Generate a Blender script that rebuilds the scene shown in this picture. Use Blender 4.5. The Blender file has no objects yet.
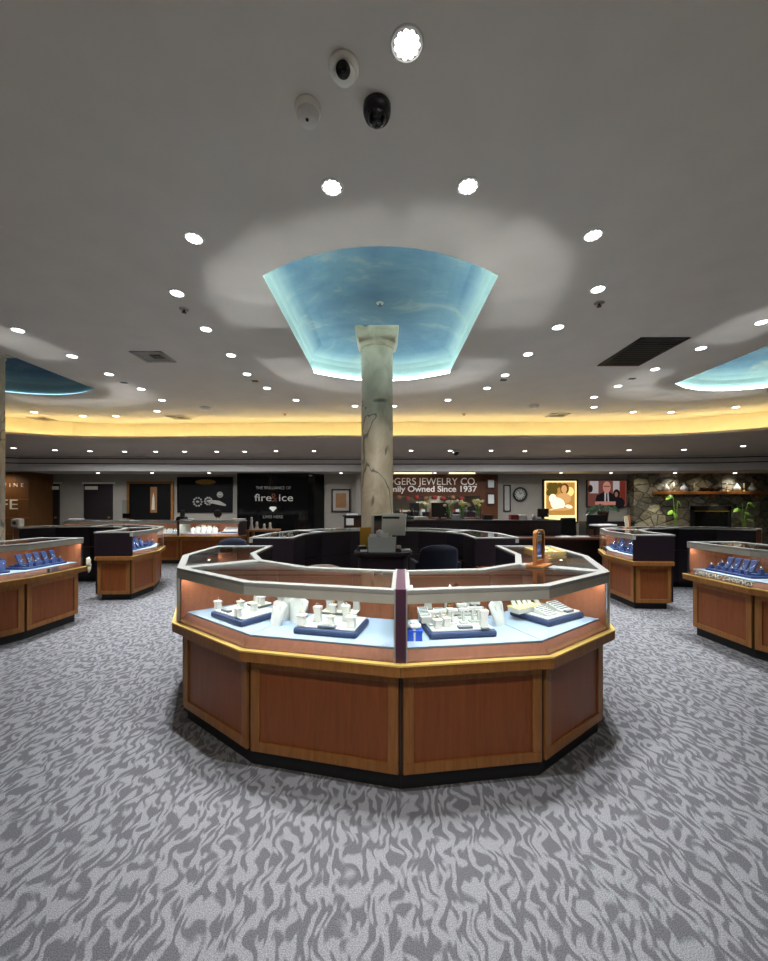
import bpy, bmesh, math, random
from mathutils import Vector, Matrix
random.seed(7)
PI = math.pi
SC = bpy.context.scene
C = SC.collection

# ------------------------------------------------------------------ camera frame (768 x 961)
F, YH, EYE = 384.0, 503.0, 1.5
def on_h(px, py, h):
    "floor-plan point of the pixel's ray on the horizontal plane at height h"
    Y = F * (EYE - h) / (py - YH)
    return ((px - 384) / F * Y, Y)
def X_at(px, Y): return (px - 384) / F * Y
def Z_at(py, Y): return EYE + (YH - py) / F * Y

# ------------------------------------------------------------------ materials
def new_mat(name):
    m = bpy.data.materials.new(name); m.use_nodes = True
    nt = m.node_tree; nt.nodes.clear()
    out = nt.nodes.new('ShaderNodeOutputMaterial')
    return m, nt, out
def N(nt, t, **kw):
    n = nt.nodes.new(t)
    for k, v in kw.items():
        if k in n.inputs: n.inputs[k].default_value = v
        else: setattr(n, k, v)
    return n
def rgba(c): return (c[0], c[1], c[2], 1)
def ramp(nt, stops, interp='LINEAR'):
    r = nt.nodes.new('ShaderNodeValToRGB'); e = r.color_ramp; e.interpolation = interp
    while len(e.elements) < len(stops): e.elements.new(0.5)
    for el, (p, c) in zip(e.elements, stops): el.position = p; el.color = rgba(c)
    return r
def coords(nt, scale=(1, 1, 1), rot=(0, 0, 0)):
    tc = nt.nodes.new('ShaderNodeTexCoord'); mp = nt.nodes.new('ShaderNodeMapping')
    mp.inputs['Scale'].default_value = scale; mp.inputs['Rotation'].default_value = rot
    nt.links.new(tc.outputs['Object'], mp.inputs['Vector'])
    return mp.outputs['Vector']
def mat(name, col, rough=.5, metal=0, var=.08, scale=6, bump=0, spec=.5, stretch=(1, 1, 1)):
    m, nt, out = new_mat(name)
    b = N(nt, 'ShaderNodeBsdfPrincipled', Roughness=rough, Metallic=metal)
    b.inputs['Specular IOR Level'].default_value = spec
    v = coords(nt, stretch)
    n = N(nt, 'ShaderNodeTexNoise', Scale=scale, Detail=4.0)
    nt.links.new(v, n.inputs['Vector'])
    lo = [max(0, c * (1 - var)) for c in col]; hi = [min(1, c * (1 + var)) for c in col]
    r = ramp(nt, [(.3, lo), (.7, hi)])
    nt.links.new(n.outputs['Fac'], r.inputs['Fac'])
    nt.links.new(r.outputs['Color'], b.inputs['Base Color'])
    if bump:
        bp = N(nt, 'ShaderNodeBump', Strength=bump, Distance=.01)
        nt.links.new(n.outputs['Fac'], bp.inputs['Height']); nt.links.new(bp.outputs['Normal'], b.inputs['Normal'])
    nt.links.new(b.outputs['BSDF'], out.inputs['Surface'])
    return m
def wood(name, dark, light, rough=.38, grain=(9, 9, .7)):
    m, nt, out = new_mat(name)
    b = N(nt, 'ShaderNodeBsdfPrincipled', Roughness=rough)
    v = coords(nt, grain)
    n = N(nt, 'ShaderNodeTexNoise', Scale=4.0, Detail=8.0, Roughness=.65, Distortion=.6)
    nt.links.new(v, n.inputs['Vector'])
    n2 = N(nt, 'ShaderNodeTexNoise', Scale=30.0, Detail=3.0)
    nt.links.new(v, n2.inputs['Vector'])
    mx = N(nt, 'ShaderNodeMath', operation='MULTIPLY_ADD'); mx.inputs[1].default_value = .35
    nt.links.new(n2.outputs['Fac'], mx.inputs[0]); nt.links.new(n.outputs['Fac'], mx.inputs[2])
    b.inputs['Specular IOR Level'].default_value = .3
    r = ramp(nt, [(.42, dark), (.85, light)])
    nt.links.new(mx.outputs[0], r.inputs['Fac'])
    nt.links.new(r.outputs['Color'], b.inputs['Base Color'])
    nt.links.new(b.outputs['BSDF'], out.inputs['Surface'])
    return m
def emis(name, col, s, base=(.8, .8, .8)):
    m, nt, out = new_mat(name)
    e = N(nt, 'ShaderNodeEmission', Strength=s); e.inputs['Color'].default_value = rgba(col)
    nt.links.new(e.outputs[0], out.inputs['Surface'])
    return m
def glass(name, tint=(.93, .97, .95), ior=1.5):
    m, nt, out = new_mat(name)
    t = N(nt, 'ShaderNodeBsdfTransparent'); t.inputs['Color'].default_value = rgba(tint)
    g = N(nt, 'ShaderNodeBsdfGlossy', Roughness=.02)
    fr = N(nt, 'ShaderNodeFresnel', IOR=ior)
    n = N(nt, 'ShaderNodeTexNoise', Scale=1.5); 
    bp = N(nt, 'ShaderNodeBump', Strength=.004, Distance=.01)
    nt.links.new(n.outputs['Fac'], bp.inputs['Height']); nt.links.new(bp.outputs['Normal'], g.inputs['Normal'])
    mix = N(nt, 'ShaderNodeMixShader')
    geo = nt.nodes.new('ShaderNodeNewGeometry')          # same reflectance on both faces of the pane
    inv = N(nt, 'ShaderNodeMapRange'); inv.inputs['To Min'].default_value = ior; inv.inputs['To Max'].default_value = 1 / ior
    nt.links.new(geo.outputs['Backfacing'], inv.inputs['Value']); nt.links.new(inv.outputs['Result'], fr.inputs['IOR'])
    nt.links.new(fr.outputs[0], mix.inputs[0]); nt.links.new(t.outputs[0], mix.inputs[1]); nt.links.new(g.outputs[0], mix.inputs[2])
    nt.links.new(mix.outputs[0], out.inputs['Surface'])
    return m
def carpet():
    m, nt, out = new_mat('carpet_wave')
    b = N(nt, 'ShaderNodeBsdfPrincipled', Roughness=.95); b.inputs['Specular IOR Level'].default_value = .1
    v0 = coords(nt)
    d = N(nt, 'ShaderNodeTexNoise', Scale=7.5, Detail=1.0)
    nt.links.new(v0, d.inputs['Vector'])
    sub = N(nt, 'ShaderNodeVectorMath', operation='SUBTRACT'); sub.inputs[1].default_value = (.5, .5, .5)
    nt.links.new(d.outputs['Color'], sub.inputs[0])
    mul = N(nt, 'ShaderNodeVectorMath', operation='MULTIPLY'); mul.inputs[1].default_value = (.13, .05, 0)
    nt.links.new(sub.outputs[0], mul.inputs[0])
    add = N(nt, 'ShaderNodeVectorMath', operation='ADD')
    nt.links.new(v0, add.inputs[0]); nt.links.new(mul.outputs[0], add.inputs[1])
    sc = N(nt, 'ShaderNodeVectorMath', operation='MULTIPLY'); sc.inputs[1].default_value = (1, .38, 1)
    nt.links.new(add.outputs[0], sc.inputs[0])
    n = N(nt, 'ShaderNodeTexNoise', Scale=40.0, Detail=.2, Distortion=.3)
    nt.links.new(sc.outputs[0], n.inputs['Vector'])
    r = ramp(nt, [(.435, (.122, .122, .131)), (.495, (.178, .178, .187)), (.55, (.252, .252, .263))])
    nt.links.new(n.outputs['Fac'], r.inputs['Fac'])
    f = N(nt, 'ShaderNodeTexNoise', Scale=260.0, Detail=2.0)
    nt.links.new(v0, f.inputs['Vector'])
    fr = ramp(nt, [(.3, (.5, .5, .5)), (.7, (1.35, 1.35, 1.35))])
    nt.links.new(f.outputs['Fac'], fr.inputs['Fac'])
    mx = N(nt, 'ShaderNodeMix', data_type='RGBA', blend_type='MULTIPLY'); mx.inputs[0].default_value = 1
    nt.links.new(r.outputs['Color'], mx.inputs[6]); nt.links.new(fr.outputs['Color'], mx.inputs[7])
    nt.links.new(mx.outputs[2], b.inputs['Base Color'])
    bp = N(nt, 'ShaderNodeBump', Strength=.5, Distance=.004)
    nt.links.new(f.outputs['Fac'], bp.inputs['Height']); nt.links.new(bp.outputs['Normal'], b.inputs['Normal'])
    nt.links.new(b.outputs['BSDF'], out.inputs['Surface'])
    return m
def marble():
    m, nt, out = new_mat('veined_marble')
    b = N(nt, 'ShaderNodeBsdfPrincipled', Roughness=.45)
    v = coords(nt, (1, 1, .75), (.5, .35, 0))
    n = N(nt, 'ShaderNodeTexNoise', Scale=1.5, Detail=3.0, Distortion=1.3)
    nt.links.new(v, n.inputs['Vector'])
    vein = ramp(nt, [(.472, (1, 1, 1)), (.492, (.12, .12, .12)), (.503, (.2, .2, .2)), (.515, (1, 1, 1))])
    nt.links.new(n.outputs['Fac'], vein.inputs['Fac'])
    n2 = N(nt, 'ShaderNodeTexNoise', Scale=5.0, Detail=6.0, Distortion=.8)
    nt.links.new(v, n2.inputs['Vector'])
    base = ramp(nt, [(.3, (.42, .355, .245)), (.55, (.60, .52, .385)), (.75, (.69, .62, .48))])
    nt.links.new(n2.outputs['Fac'], base.inputs['Fac'])
    mx = N(nt, 'ShaderNodeMix', data_type='RGBA', blend_type='MULTIPLY'); mx.inputs[0].default_value = .85
    nt.links.new(base.outputs['Color'], mx.inputs[6]); nt.links.new(vein.outputs['Color'], mx.inputs[7])
    nt.links.new(mx.outputs[2], b.inputs['Base Color'])
    nt.links.new(b.outputs['BSDF'], out.inputs['Surface'])
    return m
def sky_paint():
    m, nt, out = new_mat('painted_sky')
    b = N(nt, 'ShaderNodeBsdfPrincipled', Roughness=.8)
    v = coords(nt, (1, 1.5, 1))
    n = N(nt, 'ShaderNodeTexNoise', Scale=1.5, Detail=7.0, Roughness=.6, Distortion=.5)
    nt.links.new(v, n.inputs['Vector'])
    r = ramp(nt, [(.40, (.062, .118, .185)), (.56, (.09, .155, .21)), (.66, (.19, .22, .225)), (.78, (.33, .31, .27))])
    nt.links.new(n.outputs['Fac'], r.inputs['Fac'])
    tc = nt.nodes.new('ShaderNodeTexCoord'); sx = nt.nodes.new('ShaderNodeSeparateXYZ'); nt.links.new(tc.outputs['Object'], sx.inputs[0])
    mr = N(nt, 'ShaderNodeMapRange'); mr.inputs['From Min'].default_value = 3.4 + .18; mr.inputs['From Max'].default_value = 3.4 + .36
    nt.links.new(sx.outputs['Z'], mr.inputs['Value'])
    mx = N(nt, 'ShaderNodeMix', data_type='RGBA'); mx.inputs[6].default_value = (.36, .46, .45, 1)      # horizon painted paler to carry the cove light's glow
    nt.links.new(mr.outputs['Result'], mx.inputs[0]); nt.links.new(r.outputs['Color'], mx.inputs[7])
    nt.links.new(mx.outputs[2], b.inputs['Base Color'])
    nt.links.new(b.outputs['BSDF'], out.inputs['Surface'])
    return m
def stone():
    m, nt, out = new_mat('field_stone')
    b = N(nt, 'ShaderNodeBsdfPrincipled', Roughness=.8)
    v = coords(nt, (1, 1, 1.35))
    d = N(nt, 'ShaderNodeTexNoise', Scale=2.2, Detail=3.0)
    nt.links.new(v, d.inputs['Vector'])
    mxv = N(nt, 'ShaderNodeMix', data_type='RGBA', blend_type='ADD'); mxv.inputs[0].default_value = .22
    nt.links.new(v, mxv.inputs[6]); nt.links.new(d.outputs['Color'], mxv.inputs[7])
    e = N(nt, 'ShaderNodeTexVoronoi', feature='DISTANCE_TO_EDGE', Scale=2.7)
    c = N(nt, 'ShaderNodeTexVoronoi', feature='F1', Scale=2.7)
    nt.links.new(mxv.outputs[2], e.inputs['Vector']); nt.links.new(mxv.outputs[2], c.inputs['Vector'])
    sep = N(nt, 'ShaderNodeSeparateColor'); nt.links.new(c.outputs['Color'], sep.inputs[0])
    r = ramp(nt, [(0, (.14, .12, .075)), (.4, (.26, .22, .14)), (.7, (.34, .30, .20)), (1, (.22, .20, .15))])
    nt.links.new(sep.outputs[0], r.inputs['Fac'])
    g = N(nt, 'ShaderNodeTexNoise', Scale=9.0, Detail=6.0)
    nt.links.new(v, g.inputs['Vector'])
    gr = ramp(nt, [(.3, (.6, .6, .6)), (.7, (1.15, 1.15, 1.15))]); nt.links.new(g.outputs['Fac'], gr.inputs['Fac'])
    mx = N(nt, 'ShaderNodeMix', data_type='RGBA', blend_type='MULTIPLY'); mx.inputs[0].default_value = 1
    nt.links.new(r.outputs['Color'], mx.inputs[6]); nt.links.new(gr.outputs['Color'], mx.inputs[7])
    jr = ramp(nt, [(.015, (.48, .45, .40)), (.06, (1, 1, 1))]); nt.links.new(e.outputs['Distance'], jr.inputs['Fac'])
    mx2 = N(nt, 'ShaderNodeMix', data_type='RGBA', blend_type='MULTIPLY'); mx2.inputs[0].default_value = 1
    nt.links.new(mx.outputs[2], mx2.inputs[6]); nt.links.new(jr.outputs['Color'], mx2.inputs[7])
    nt.links.new(mx2.outputs[2], b.inputs['Base Color'])
    bp = N(nt, 'ShaderNodeBump', Strength=1, Distance=.05); nt.links.new(jr.outputs['Color'], bp.inputs['Height'])
    nt.links.new(bp.outputs['Normal'], b.inputs['Normal'])
    nt.links.new(b.outputs['BSDF'], out.inputs['Surface'])
    return m

M = dict(
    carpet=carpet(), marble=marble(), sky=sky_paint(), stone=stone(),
    ceiling=mat('ceiling_paint', (.80, .755, .685), .9, var=.03, scale=3, bump=.05),
    soffit=mat('soffit_paint', (.56, .475, .40), .9, var=.03, scale=3),
    fascia=mat('fascia_paint', (.78, .76, .73), .75, var=.02),
    wall=mat('wall_paint', (.37, .338, .285), .9, var=.04, scale=2),
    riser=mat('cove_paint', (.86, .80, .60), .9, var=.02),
    plumline=mat('plum_line', (.05, .025, .035), .6),
    plum=mat('plum_laminate', (.016, .009, .015), .42, var=.12, scale=30),
    plumdoor=mat('plum_door_paint', (.018, .012, .014), .5),
    plumpost=mat('plum_post', (.075, .028, .055), .35),
    base=mat('toe_kick_black', (.008, .008, .009), .6),
    wood=wood('cherry_panel', (.20, .054, .013), (.29, .084, .021)),
    frame=wood('oak_frame', (.23, .088, .022), (.38, .16, .042)),
    carcass=wood('carcass_dark', (.03, .012, .006), (.06, .025, .01)),
    inner=wood('case_lining', (.23, .072, .033), (.36, .122, .056), .5),
    floorw=wood('case_floor_wood', (.17, .06, .038), (.27, .10, .062), .45),
    gold=mat('gold_rim_and_ledge_glow', (.85, .58, .16), .35, var=.05),  # tray rim gold; on the ledge its yellow imitates lamplight
    pad=mat('pale_blue_pad', (.29, .35, .47), .85, var=.03),
    navy=mat('navy_leatherette', (.020, .035, .10), .5),
    blue=mat('blue_velvet', (.016, .038, .15), .7, var=.2, scale=40),
    white=mat('white_leatherette', (.57, .565, .56), .55, var=.02),
    cream=mat('cream_leatherette', (.78, .72, .56), .55, var=.02),
    yellow=mat('pale_yellow_pad', (.85, .74, .30), .6, var=.02),
    grey=mat('grey_pad', (.13, .14, .17), .6),
    silver=mat('brushed_silver', (.62, .62, .58), .28, 1, var=.03),
    framemetal=mat('champagne_metal', (.36, .36, .33), .42, .1, var=.03),
    header=mat('olive_grey_header', (.52, .505, .43), .5, .0),
    chrome=mat('polished_chrome', (.8, .8, .8), .12, 1),
    goldmetal=mat('polished_gold', (.9, .62, .22), .2, 1),
    gem=mat('pale_gem', (.75, .8, .85), .08, .3),
    black=mat('black_plastic', (.012, .012, .013), .35),
    blackgloss=mat('black_gloss', (.004, .004, .004), .08, var=0),
    whiteplastic=mat('white_plastic', (.95, .92, .84), .4, var=.02),
    greyplastic=mat('grey_plastic', (.56, .57, .52), .5, var=.03),
    paper=mat('white_paper', (.80, .80, .78), .8, var=.02),
    amber=mat('mustard_card', (.55, .30, .03), .6),
    giftblue=mat('royal_blue_paper', (.02, .08, .55), .35),
    navychair=mat('navy_velvet', (.0025, .005, .022), .8, var=.25, scale=20),
    taupe=mat('taupe_fabric', (.20, .16, .12), .85),
    darkfabric=mat('black_fabric', (.012, .012, .013), .9),
    leaf=mat('green_leaf', (.20, .42, .03), .5, var=.3),
    darkleaf=mat('dark_leaf', (.03, .07, .03), .6, var=.3),
    petal=mat('pale_petal', (.75, .62, .35), .7, var=.15),
    glass=glass('clear_glass'), vase=glass('vase_glass', (.85, .9, .9)),
    mirror=mat('mirror_silver', (.75, .75, .74), .03, 1, var=0),
    orange=wood('honey_wood', (.30, .10, .025), (.45, .17, .045), .35),
    brick=wood('sign_mahogany', (.075, .024, .010), (.12, .042, .017), .4),
    brass=mat('aged_brass', (.45, .27, .06), .35, .8),
    letter=mat('silver_letter', (.90, .88, .84), .4, .1, var=0),
    ivory=mat('ivory_letter', (.78, .72, .58), .6, var=0),
    purple=mat('lilac_card', (.38, .28, .45), .6),
    dark=mat('dark_print', (.008, .007, .007), .5, spec=.15),
    print1=mat('brown_print', (.30, .14, .05), .5), print2=mat('grey_print', (.42, .40, .36), .5),
    red=mat('red_paper', (.35, .03, .02), .5), smoke=glass('smoked_dome', (.55, .55, .55)),
    ventdim=mat('dim_letter', (.22, .22, .21), .5), ventgrey=mat('vent_metal', (.42, .40, .37), .5), grill=mat('black_grill', (.012, .012, .013), .7),
    lamp=emis('downlight_lens', (1, .98, .95), 9), ringwhite=mat('white_trim_ring', (.7, .69, .66), .5, var=.02),
    cyan=emis('cyan_led', (.74, .97, .93), 75), cyandim=emis('cyan_led_dim', (.35, .72, .95), 3.0),
    amberled=emis('amber_led', (1, .76, .33), 34),
    tube=emis('warm_tube', (1, .82, .5), 3.0),
)

# ------------------------------------------------------------------ mesh builder
class MB:
    def __init__(s): s.v = []; s.f = []; s.s = []
    def add(s, vs, fs, smooth=False):
        o = len(s.v); s.v += [tuple(v) for v in vs]
        for f in fs: s.f.append([i + o for i in f]); s.s.append(smooth)
        return s
    def box(s, cx, cy, cz, sx, sy, sz, rz=0, top=1.0):
        c, n = math.cos(rz), math.sin(rz); vs = []
        for dz, k in ((-.5, 1), (.5, top)):
            for dx, dy in ((-.5, -.5), (.5, -.5), (.5, .5), (-.5, .5)):
                x, y = dx * sx * k, dy * sy * k
                vs.append((cx + x * c - y * n, cy + x * n + y * c, cz + dz * sz))
        return s.add(vs, [(0, 3, 2, 1), (4, 5, 6, 7), (0, 1, 5, 4), (1, 2, 6, 5), (2, 3, 7, 6), (3, 0, 4, 7)])
    def prism(s, poly, z0, z1):
        n = len(poly)
        vs = [(x, y, z0) for x, y in poly] + [(x, y, z1) for x, y in poly]
        return s.add(vs, [tuple(range(n))[::-1], tuple(range(n, 2 * n))] + [(i, (i + 1) % n, n + (i + 1) % n, n + i) for i in range(n)])
    def strip(s, fr, bk, z0, z1):
        for i in range(len(fr) - 1):      # facet by facet; only outer ends are capped
            a, b, c, d = fr[i], fr[i + 1], bk[i + 1], bk[i]
            vs = [(*p, z0) for p in (a, b, c, d)] + [(*p, z1) for p in (a, b, c, d)]
            fs = [(0, 3, 2, 1), (4, 5, 6, 7), (0, 1, 5, 4), (2, 3, 7, 6)]
            if i == 0: fs.append((3, 0, 4, 7))
            if i == len(fr) - 2: fs.append((1, 2, 6, 5))
            s.add(vs, fs)
        return s
    def lathe(s, cx, cy, prof, n=24, smooth=True, axis='z'):
        vs = []; fs = []; k = len(prof)
        for i in range(n):
            a = 2 * PI * i / n
            for r, z in prof:
                p = (r * math.cos(a), r * math.sin(a), z)
                if axis == 'y': p = (p[0], -p[2], p[1])
                vs.append((cx + p[0], cy + p[1], p[2]))
        for i in range(n):
            j = (i + 1) % n
            for q in range(k - 1): fs.append((i * k + q, j * k + q, j * k + q + 1, i * k + q + 1))
        fs.append(tuple(i * k for i in range(n))[::-1]); fs.append(tuple(i * k + k - 1 for i in range(n)))
        o = len(s.f); s.add(vs, fs, smooth)
        s.s[-1] = s.s[-2] = False
        return s
    def tube(s, pts, r, n=8, closed=False):
        pts = [Vector(p) for p in pts]; k = len(pts); vs = []; fs = []
        for i, p in enumerate(pts):
            a = pts[i - 1] if (i or closed) else p; b = pts[(i + 1) % k] if (i < k - 1 or closed) else p
            t = (b - a).normalized(); u = t.orthogonal().normalized() if abs(t.z) > .95 else t.cross(Vector((0, 0, 1))).normalized()
            w = t.cross(u); rr = r[i] if isinstance(r, (list, tuple)) else r
            vs += [p + (u * math.cos(2 * PI * q / n) + w * math.sin(2 * PI * q / n)) * rr for q in range(n)]
        for i in range(k if closed else k - 1):
            j = (i + 1) % k
            for q in range(n): fs.append((i * n + q, i * n + (q + 1) % n, j * n + (q + 1) % n, j * n + q))
        if not closed: fs += [tuple(range(n))[::-1], tuple(range((k - 1) * n, k * n))]
        return s.add(vs, fs, True)
    def plate(s, pts, y0, y1):
        "prism of an x-z outline between two depths"
        n = len(pts)
        vs = [(x, y0, z) for x, z in pts] + [(x, y1, z) for x, z in pts]
        return s.add(vs, [tuple(range(n)), tuple(range(n, 2 * n))[::-1]] + [(i, (i + 1) % n, n + (i + 1) % n, n + i) for i in range(n)])
    def ball(s, c, r, n=10, sz=1.0):
        prof = [(max(.0005, r * math.sin(PI * i / n)), c[2] - r * sz * math.cos(PI * i / n)) for i in range(n + 1)]
        return s.lathe(c[0], c[1], prof, max(8, n + 2))
    def bent(s, outline, fn):
        "outline (x,z) sheet with thickness mapped by fn(x,z,t)->xyz"
        n = len(outline)
        vs = [fn(x, z, 0) for x, z in outline] + [fn(x, z, 1) for x, z in outline]
        return s.add(vs, [tuple(range(n)), tuple(range(n, 2 * n))[::-1]] + [(i, (i + 1) % n, n + (i + 1) % n, n + i) for i in range(n)])
    def build(s, name, m, parent=None, bevel=0, label=None):
        me = bpy.data.meshes.new(name); me.from_pydata(s.v, [], s.f); me.update()
        bm = bmesh.new(); bm.from_mesh(me)
        bmesh.ops.recalc_face_normals(bm, faces=bm.faces[:]); bm.to_mesh(me); bm.free()
        me.polygons.foreach_set('use_smooth', s.s); me.materials.append(m if not isinstance(m, str) else M[m])
        o = bpy.data.objects.new(name, me); C.objects.link(o)
        if parent: o.parent = parent
        if bevel:
            b = o.modifiers.new('edge', 'BEVEL'); b.width = bevel; b.segments = 2; b.limit_method = 'ANGLE'
        if label: o['label'] = label
        return o

def tag(o, label, cat, group=None, kind=None):
    o['label'] = label; o['category'] = cat
    if group: o['group'] = group
    if kind: o['kind'] = kind
    return o
def thing(name, label, cat, loc=(0, 0, 0), rz=0, group=None):
    o = bpy.data.objects.new(name, None); o.empty_display_size = .1; C.objects.link(o)
    o.location = loc; o.rotation_euler = (0, 0, rz)
    return tag(o, label, cat, group)
def struct(o, label=None):
    o['kind'] = 'structure'
    if label: o['label'] = label
    return o
def dup(root, loc, rz, label, group=None, scale=None):
    r = root.copy(); C.objects.link(r); r.location = loc; r.rotation_euler = (0, 0, rz); r['label'] = label
    if group: r['group'] = group
    if scale: r.scale = scale
    for ch in list(root.children):
        c = ch.copy(); C.objects.link(c); c.parent = r
        for g in ch.children:
            d = g.copy(); C.objects.link(d); d.parent = c
    return r
ORD = 'first second third fourth fifth sixth seventh eighth ninth tenth eleventh twelfth thirteenth fourteenth fifteenth sixteenth'.split()
def text(body, size, mt, parent, loc, depth=.004, name='lettering', rot=(PI / 2, 0, 0), align='CENTER', width=None, spacing=1.0, bold=0):
    cu = bpy.data.curves.new(name, 'FONT'); cu.body = body; cu.size = size; cu.extrude = depth; cu.offset = bold
    cu.align_x = align; cu.align_y = 'CENTER'; cu.space_character = spacing
    cu.materials.append(M[mt] if isinstance(mt, str) else mt)
    o = bpy.data.objects.new(name, cu); C.objects.link(o); o.parent = parent
    o.location = loc; o.rotation_euler = rot
    bpy.context.view_layer.update()
    me = bpy.data.meshes.new_from_object(o.evaluated_get(bpy.context.evaluated_depsgraph_get()))
    if width:
        xs = [v.co.x for v in me.vertices]; k = width / (max(xs) - min(xs)); c0 = (max(xs) + min(xs)) / 2
        for v in me.vertices: v.co.x = (v.co.x - c0) * k
    m_ = bpy.data.objects.new(name, me); C.objects.link(m_); m_.parent = parent; m_.location = loc; m_.rotation_euler = rot
    bpy.data.objects.remove(o); m_.name = name
    return m_

# ------------------------------------------------------------------ lights
def aim(o, loc, d, xdir=None):
    d = Vector(d).normalized(); z = -d
    x = Vector(xdir) if xdir else z.orthogonal()
    x = (x - z * x.dot(z)).normalized(); y = z.cross(x)
    mt = Matrix((x, y, z)).transposed().to_4x4(); mt.translation = Vector(loc)
    o.matrix_world = mt
def area(name, loc, d, xdir, sx, sy, e, col, spread=PI):
    l = bpy.data.lights.new(name, 'AREA'); l.shape = 'RECTANGLE'; l.size = sx; l.size_y = sy; l.energy = e; l.color = col; l.spread = spread
    o = bpy.data.objects.new(name, l); C.objects.link(o); aim(o, loc, d, xdir); return o
def spot(name, loc, e, col, size, blend, soft=.05, d=(0, 0, -1)):
    l = bpy.data.lights.new(name, 'SPOT'); l.energy = e; l.color = col; l.spot_size = size; l.spot_blend = blend; l.shadow_soft_size = soft
    o = bpy.data.objects.new(name, l); C.objects.link(o); aim(o, loc, d); return o

E_DOWN, E_CASE, E_UP, E_SOFF = 200.0, 2.7, .21, 62.0
COOL = (.93, .96, 1.0)

# ------------------------------------------------------------------ plan of the islands
HC = 3.4
DECK = .747       # top of the padded decks inside the showcases
KT = (1.5 - DECK - .041) / .76
FRONT = [(-1.74, -.47), (-1.71, -1.2), (-1.42, -1.83), (-.785, -2.315), (.085, -2.52), (.885, -2.41), (1.46, -1.98), (1.71, -1.25), (1.74, -.47)]
SIDE = [(-1.74, -.47), (-1.71, -1.2), (-1.43, -1.87), (-.8, -2.34), (0, -2.52), (.8, -2.34), (1.43, -1.87), (1.71, -1.2), (1.74, -.47)]
REAR = [(1.74, .50), (1.71, 1.2), (1.43, 1.87), (.8, 2.34), (0, 2.50), (-.8, 2.34), (-1.43, 1.87), (-1.71, 1.2), (-1.74, .50)]
MID, LEFT, RIGHT = (0.0, 4.47), (-5.61, 5.41), (5.24, 4.90)

def offs(poly, d):
    out = []
    for i, p in enumerate(poly):
        p = Vector(p)
        ns = []
        for a, b in ((i - 1, i), (i, i + 1)):
            if a >= 0 and b < len(poly):
                t = (Vector(poly[b]) - Vector(poly[a])).normalized(); ns.append(Vector((-t.y, t.x)))
        n = sum(ns, Vector((0, 0))).normalized()
        out.append(p + n * (d / n.dot(ns[0])))
    return out

# ------------------------------------------------------------------ setting
# floor
struct(MB().prism([(-14.5, -1.4), (14.5, -1.4), (14.5, 13.3), (-14.5, 13.3)], -.1, 0).build('floor', 'carpet'), 'grey carpet with pale wavy flame pattern')

def chaikin(p, n=2):
    for _ in range(n):
        q = [p[0]]
        for a, b in zip(p, p[1:]):
            q += [(a[0] * .78 + b[0] * .22, a[1] * .78 + b[1] * .22), (a[0] * .22 + b[0] * .78, a[1] * .22 + b[1] * .78)]
        p = q + [p[-1]]
    return p
LIP = chaikin([(-14.45, 3.6), (-8.0, 8.12), (-6.7, 8.72), (-2, 8.52), (4.6, 8.50), (6.4, 8.34), (7.6, 7.6), (14.5, 2.6)])
def push(p, d):   # behind the lip, away from the camera
    return [(a.x, a.y) for a in offs(p, d)]
RIS = push(LIP, .52)
FAS = chaikin([(-14.5, 10.9), (-10.4, 12.2), (8.9, 12.2), (14.5, 10.5)], 1)

def oval(c, k=0.0, n=14):
    "outline of a sky recess: straight long sides, bowed short ends"
    hw, hs, ha = .985 + k, 1.2 + k * .7, 1.57 + k
    pts = []
    for sgn in (1, -1):
        for i in range(n + 1):
            u = -1 + 2 * i / n
            pts.append((c[0] - sgn * u * hw, c[1] + sgn * (hs + (ha - hs) * (1 - u * u))))
    return pts       # counterclockwise
RC = [(MID[0] - .03, 4.41), (-5.80, 5.18), (5.62, 4.92)]

def ceiling_with_holes():
    bm = bmesh.new(); edges = []
    def loop(pts):
        vs = [bm.verts.new((x, y, HC)) for x, y in pts]
        return [bm.edges.new((vs[i], vs[(i + 1) % len(vs)])) for i in range(len(vs))]
    edges += loop([(-14.5, -1.4), (14.5, -1.4)] + RIS[::-1])
    for c in RC: edges += loop(oval(c))
    bmesh.ops.triangle_fill(bm, use_beauty=True, use_dissolve=False, edges=edges)
    me = bpy.data.meshes.new('ceiling'); 
    bmesh.ops.recalc_face_normals(bm, faces=bm.faces[:])
    bm.to_mesh(me); bm.free(); me.materials.append(M['ceiling'])
    o = bpy.data.objects.new('ceiling', me); C.objects.link(o); return struct(o, 'grey white plaster ceiling with three oval sky recesses')
ceiling_with_holes()

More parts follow.
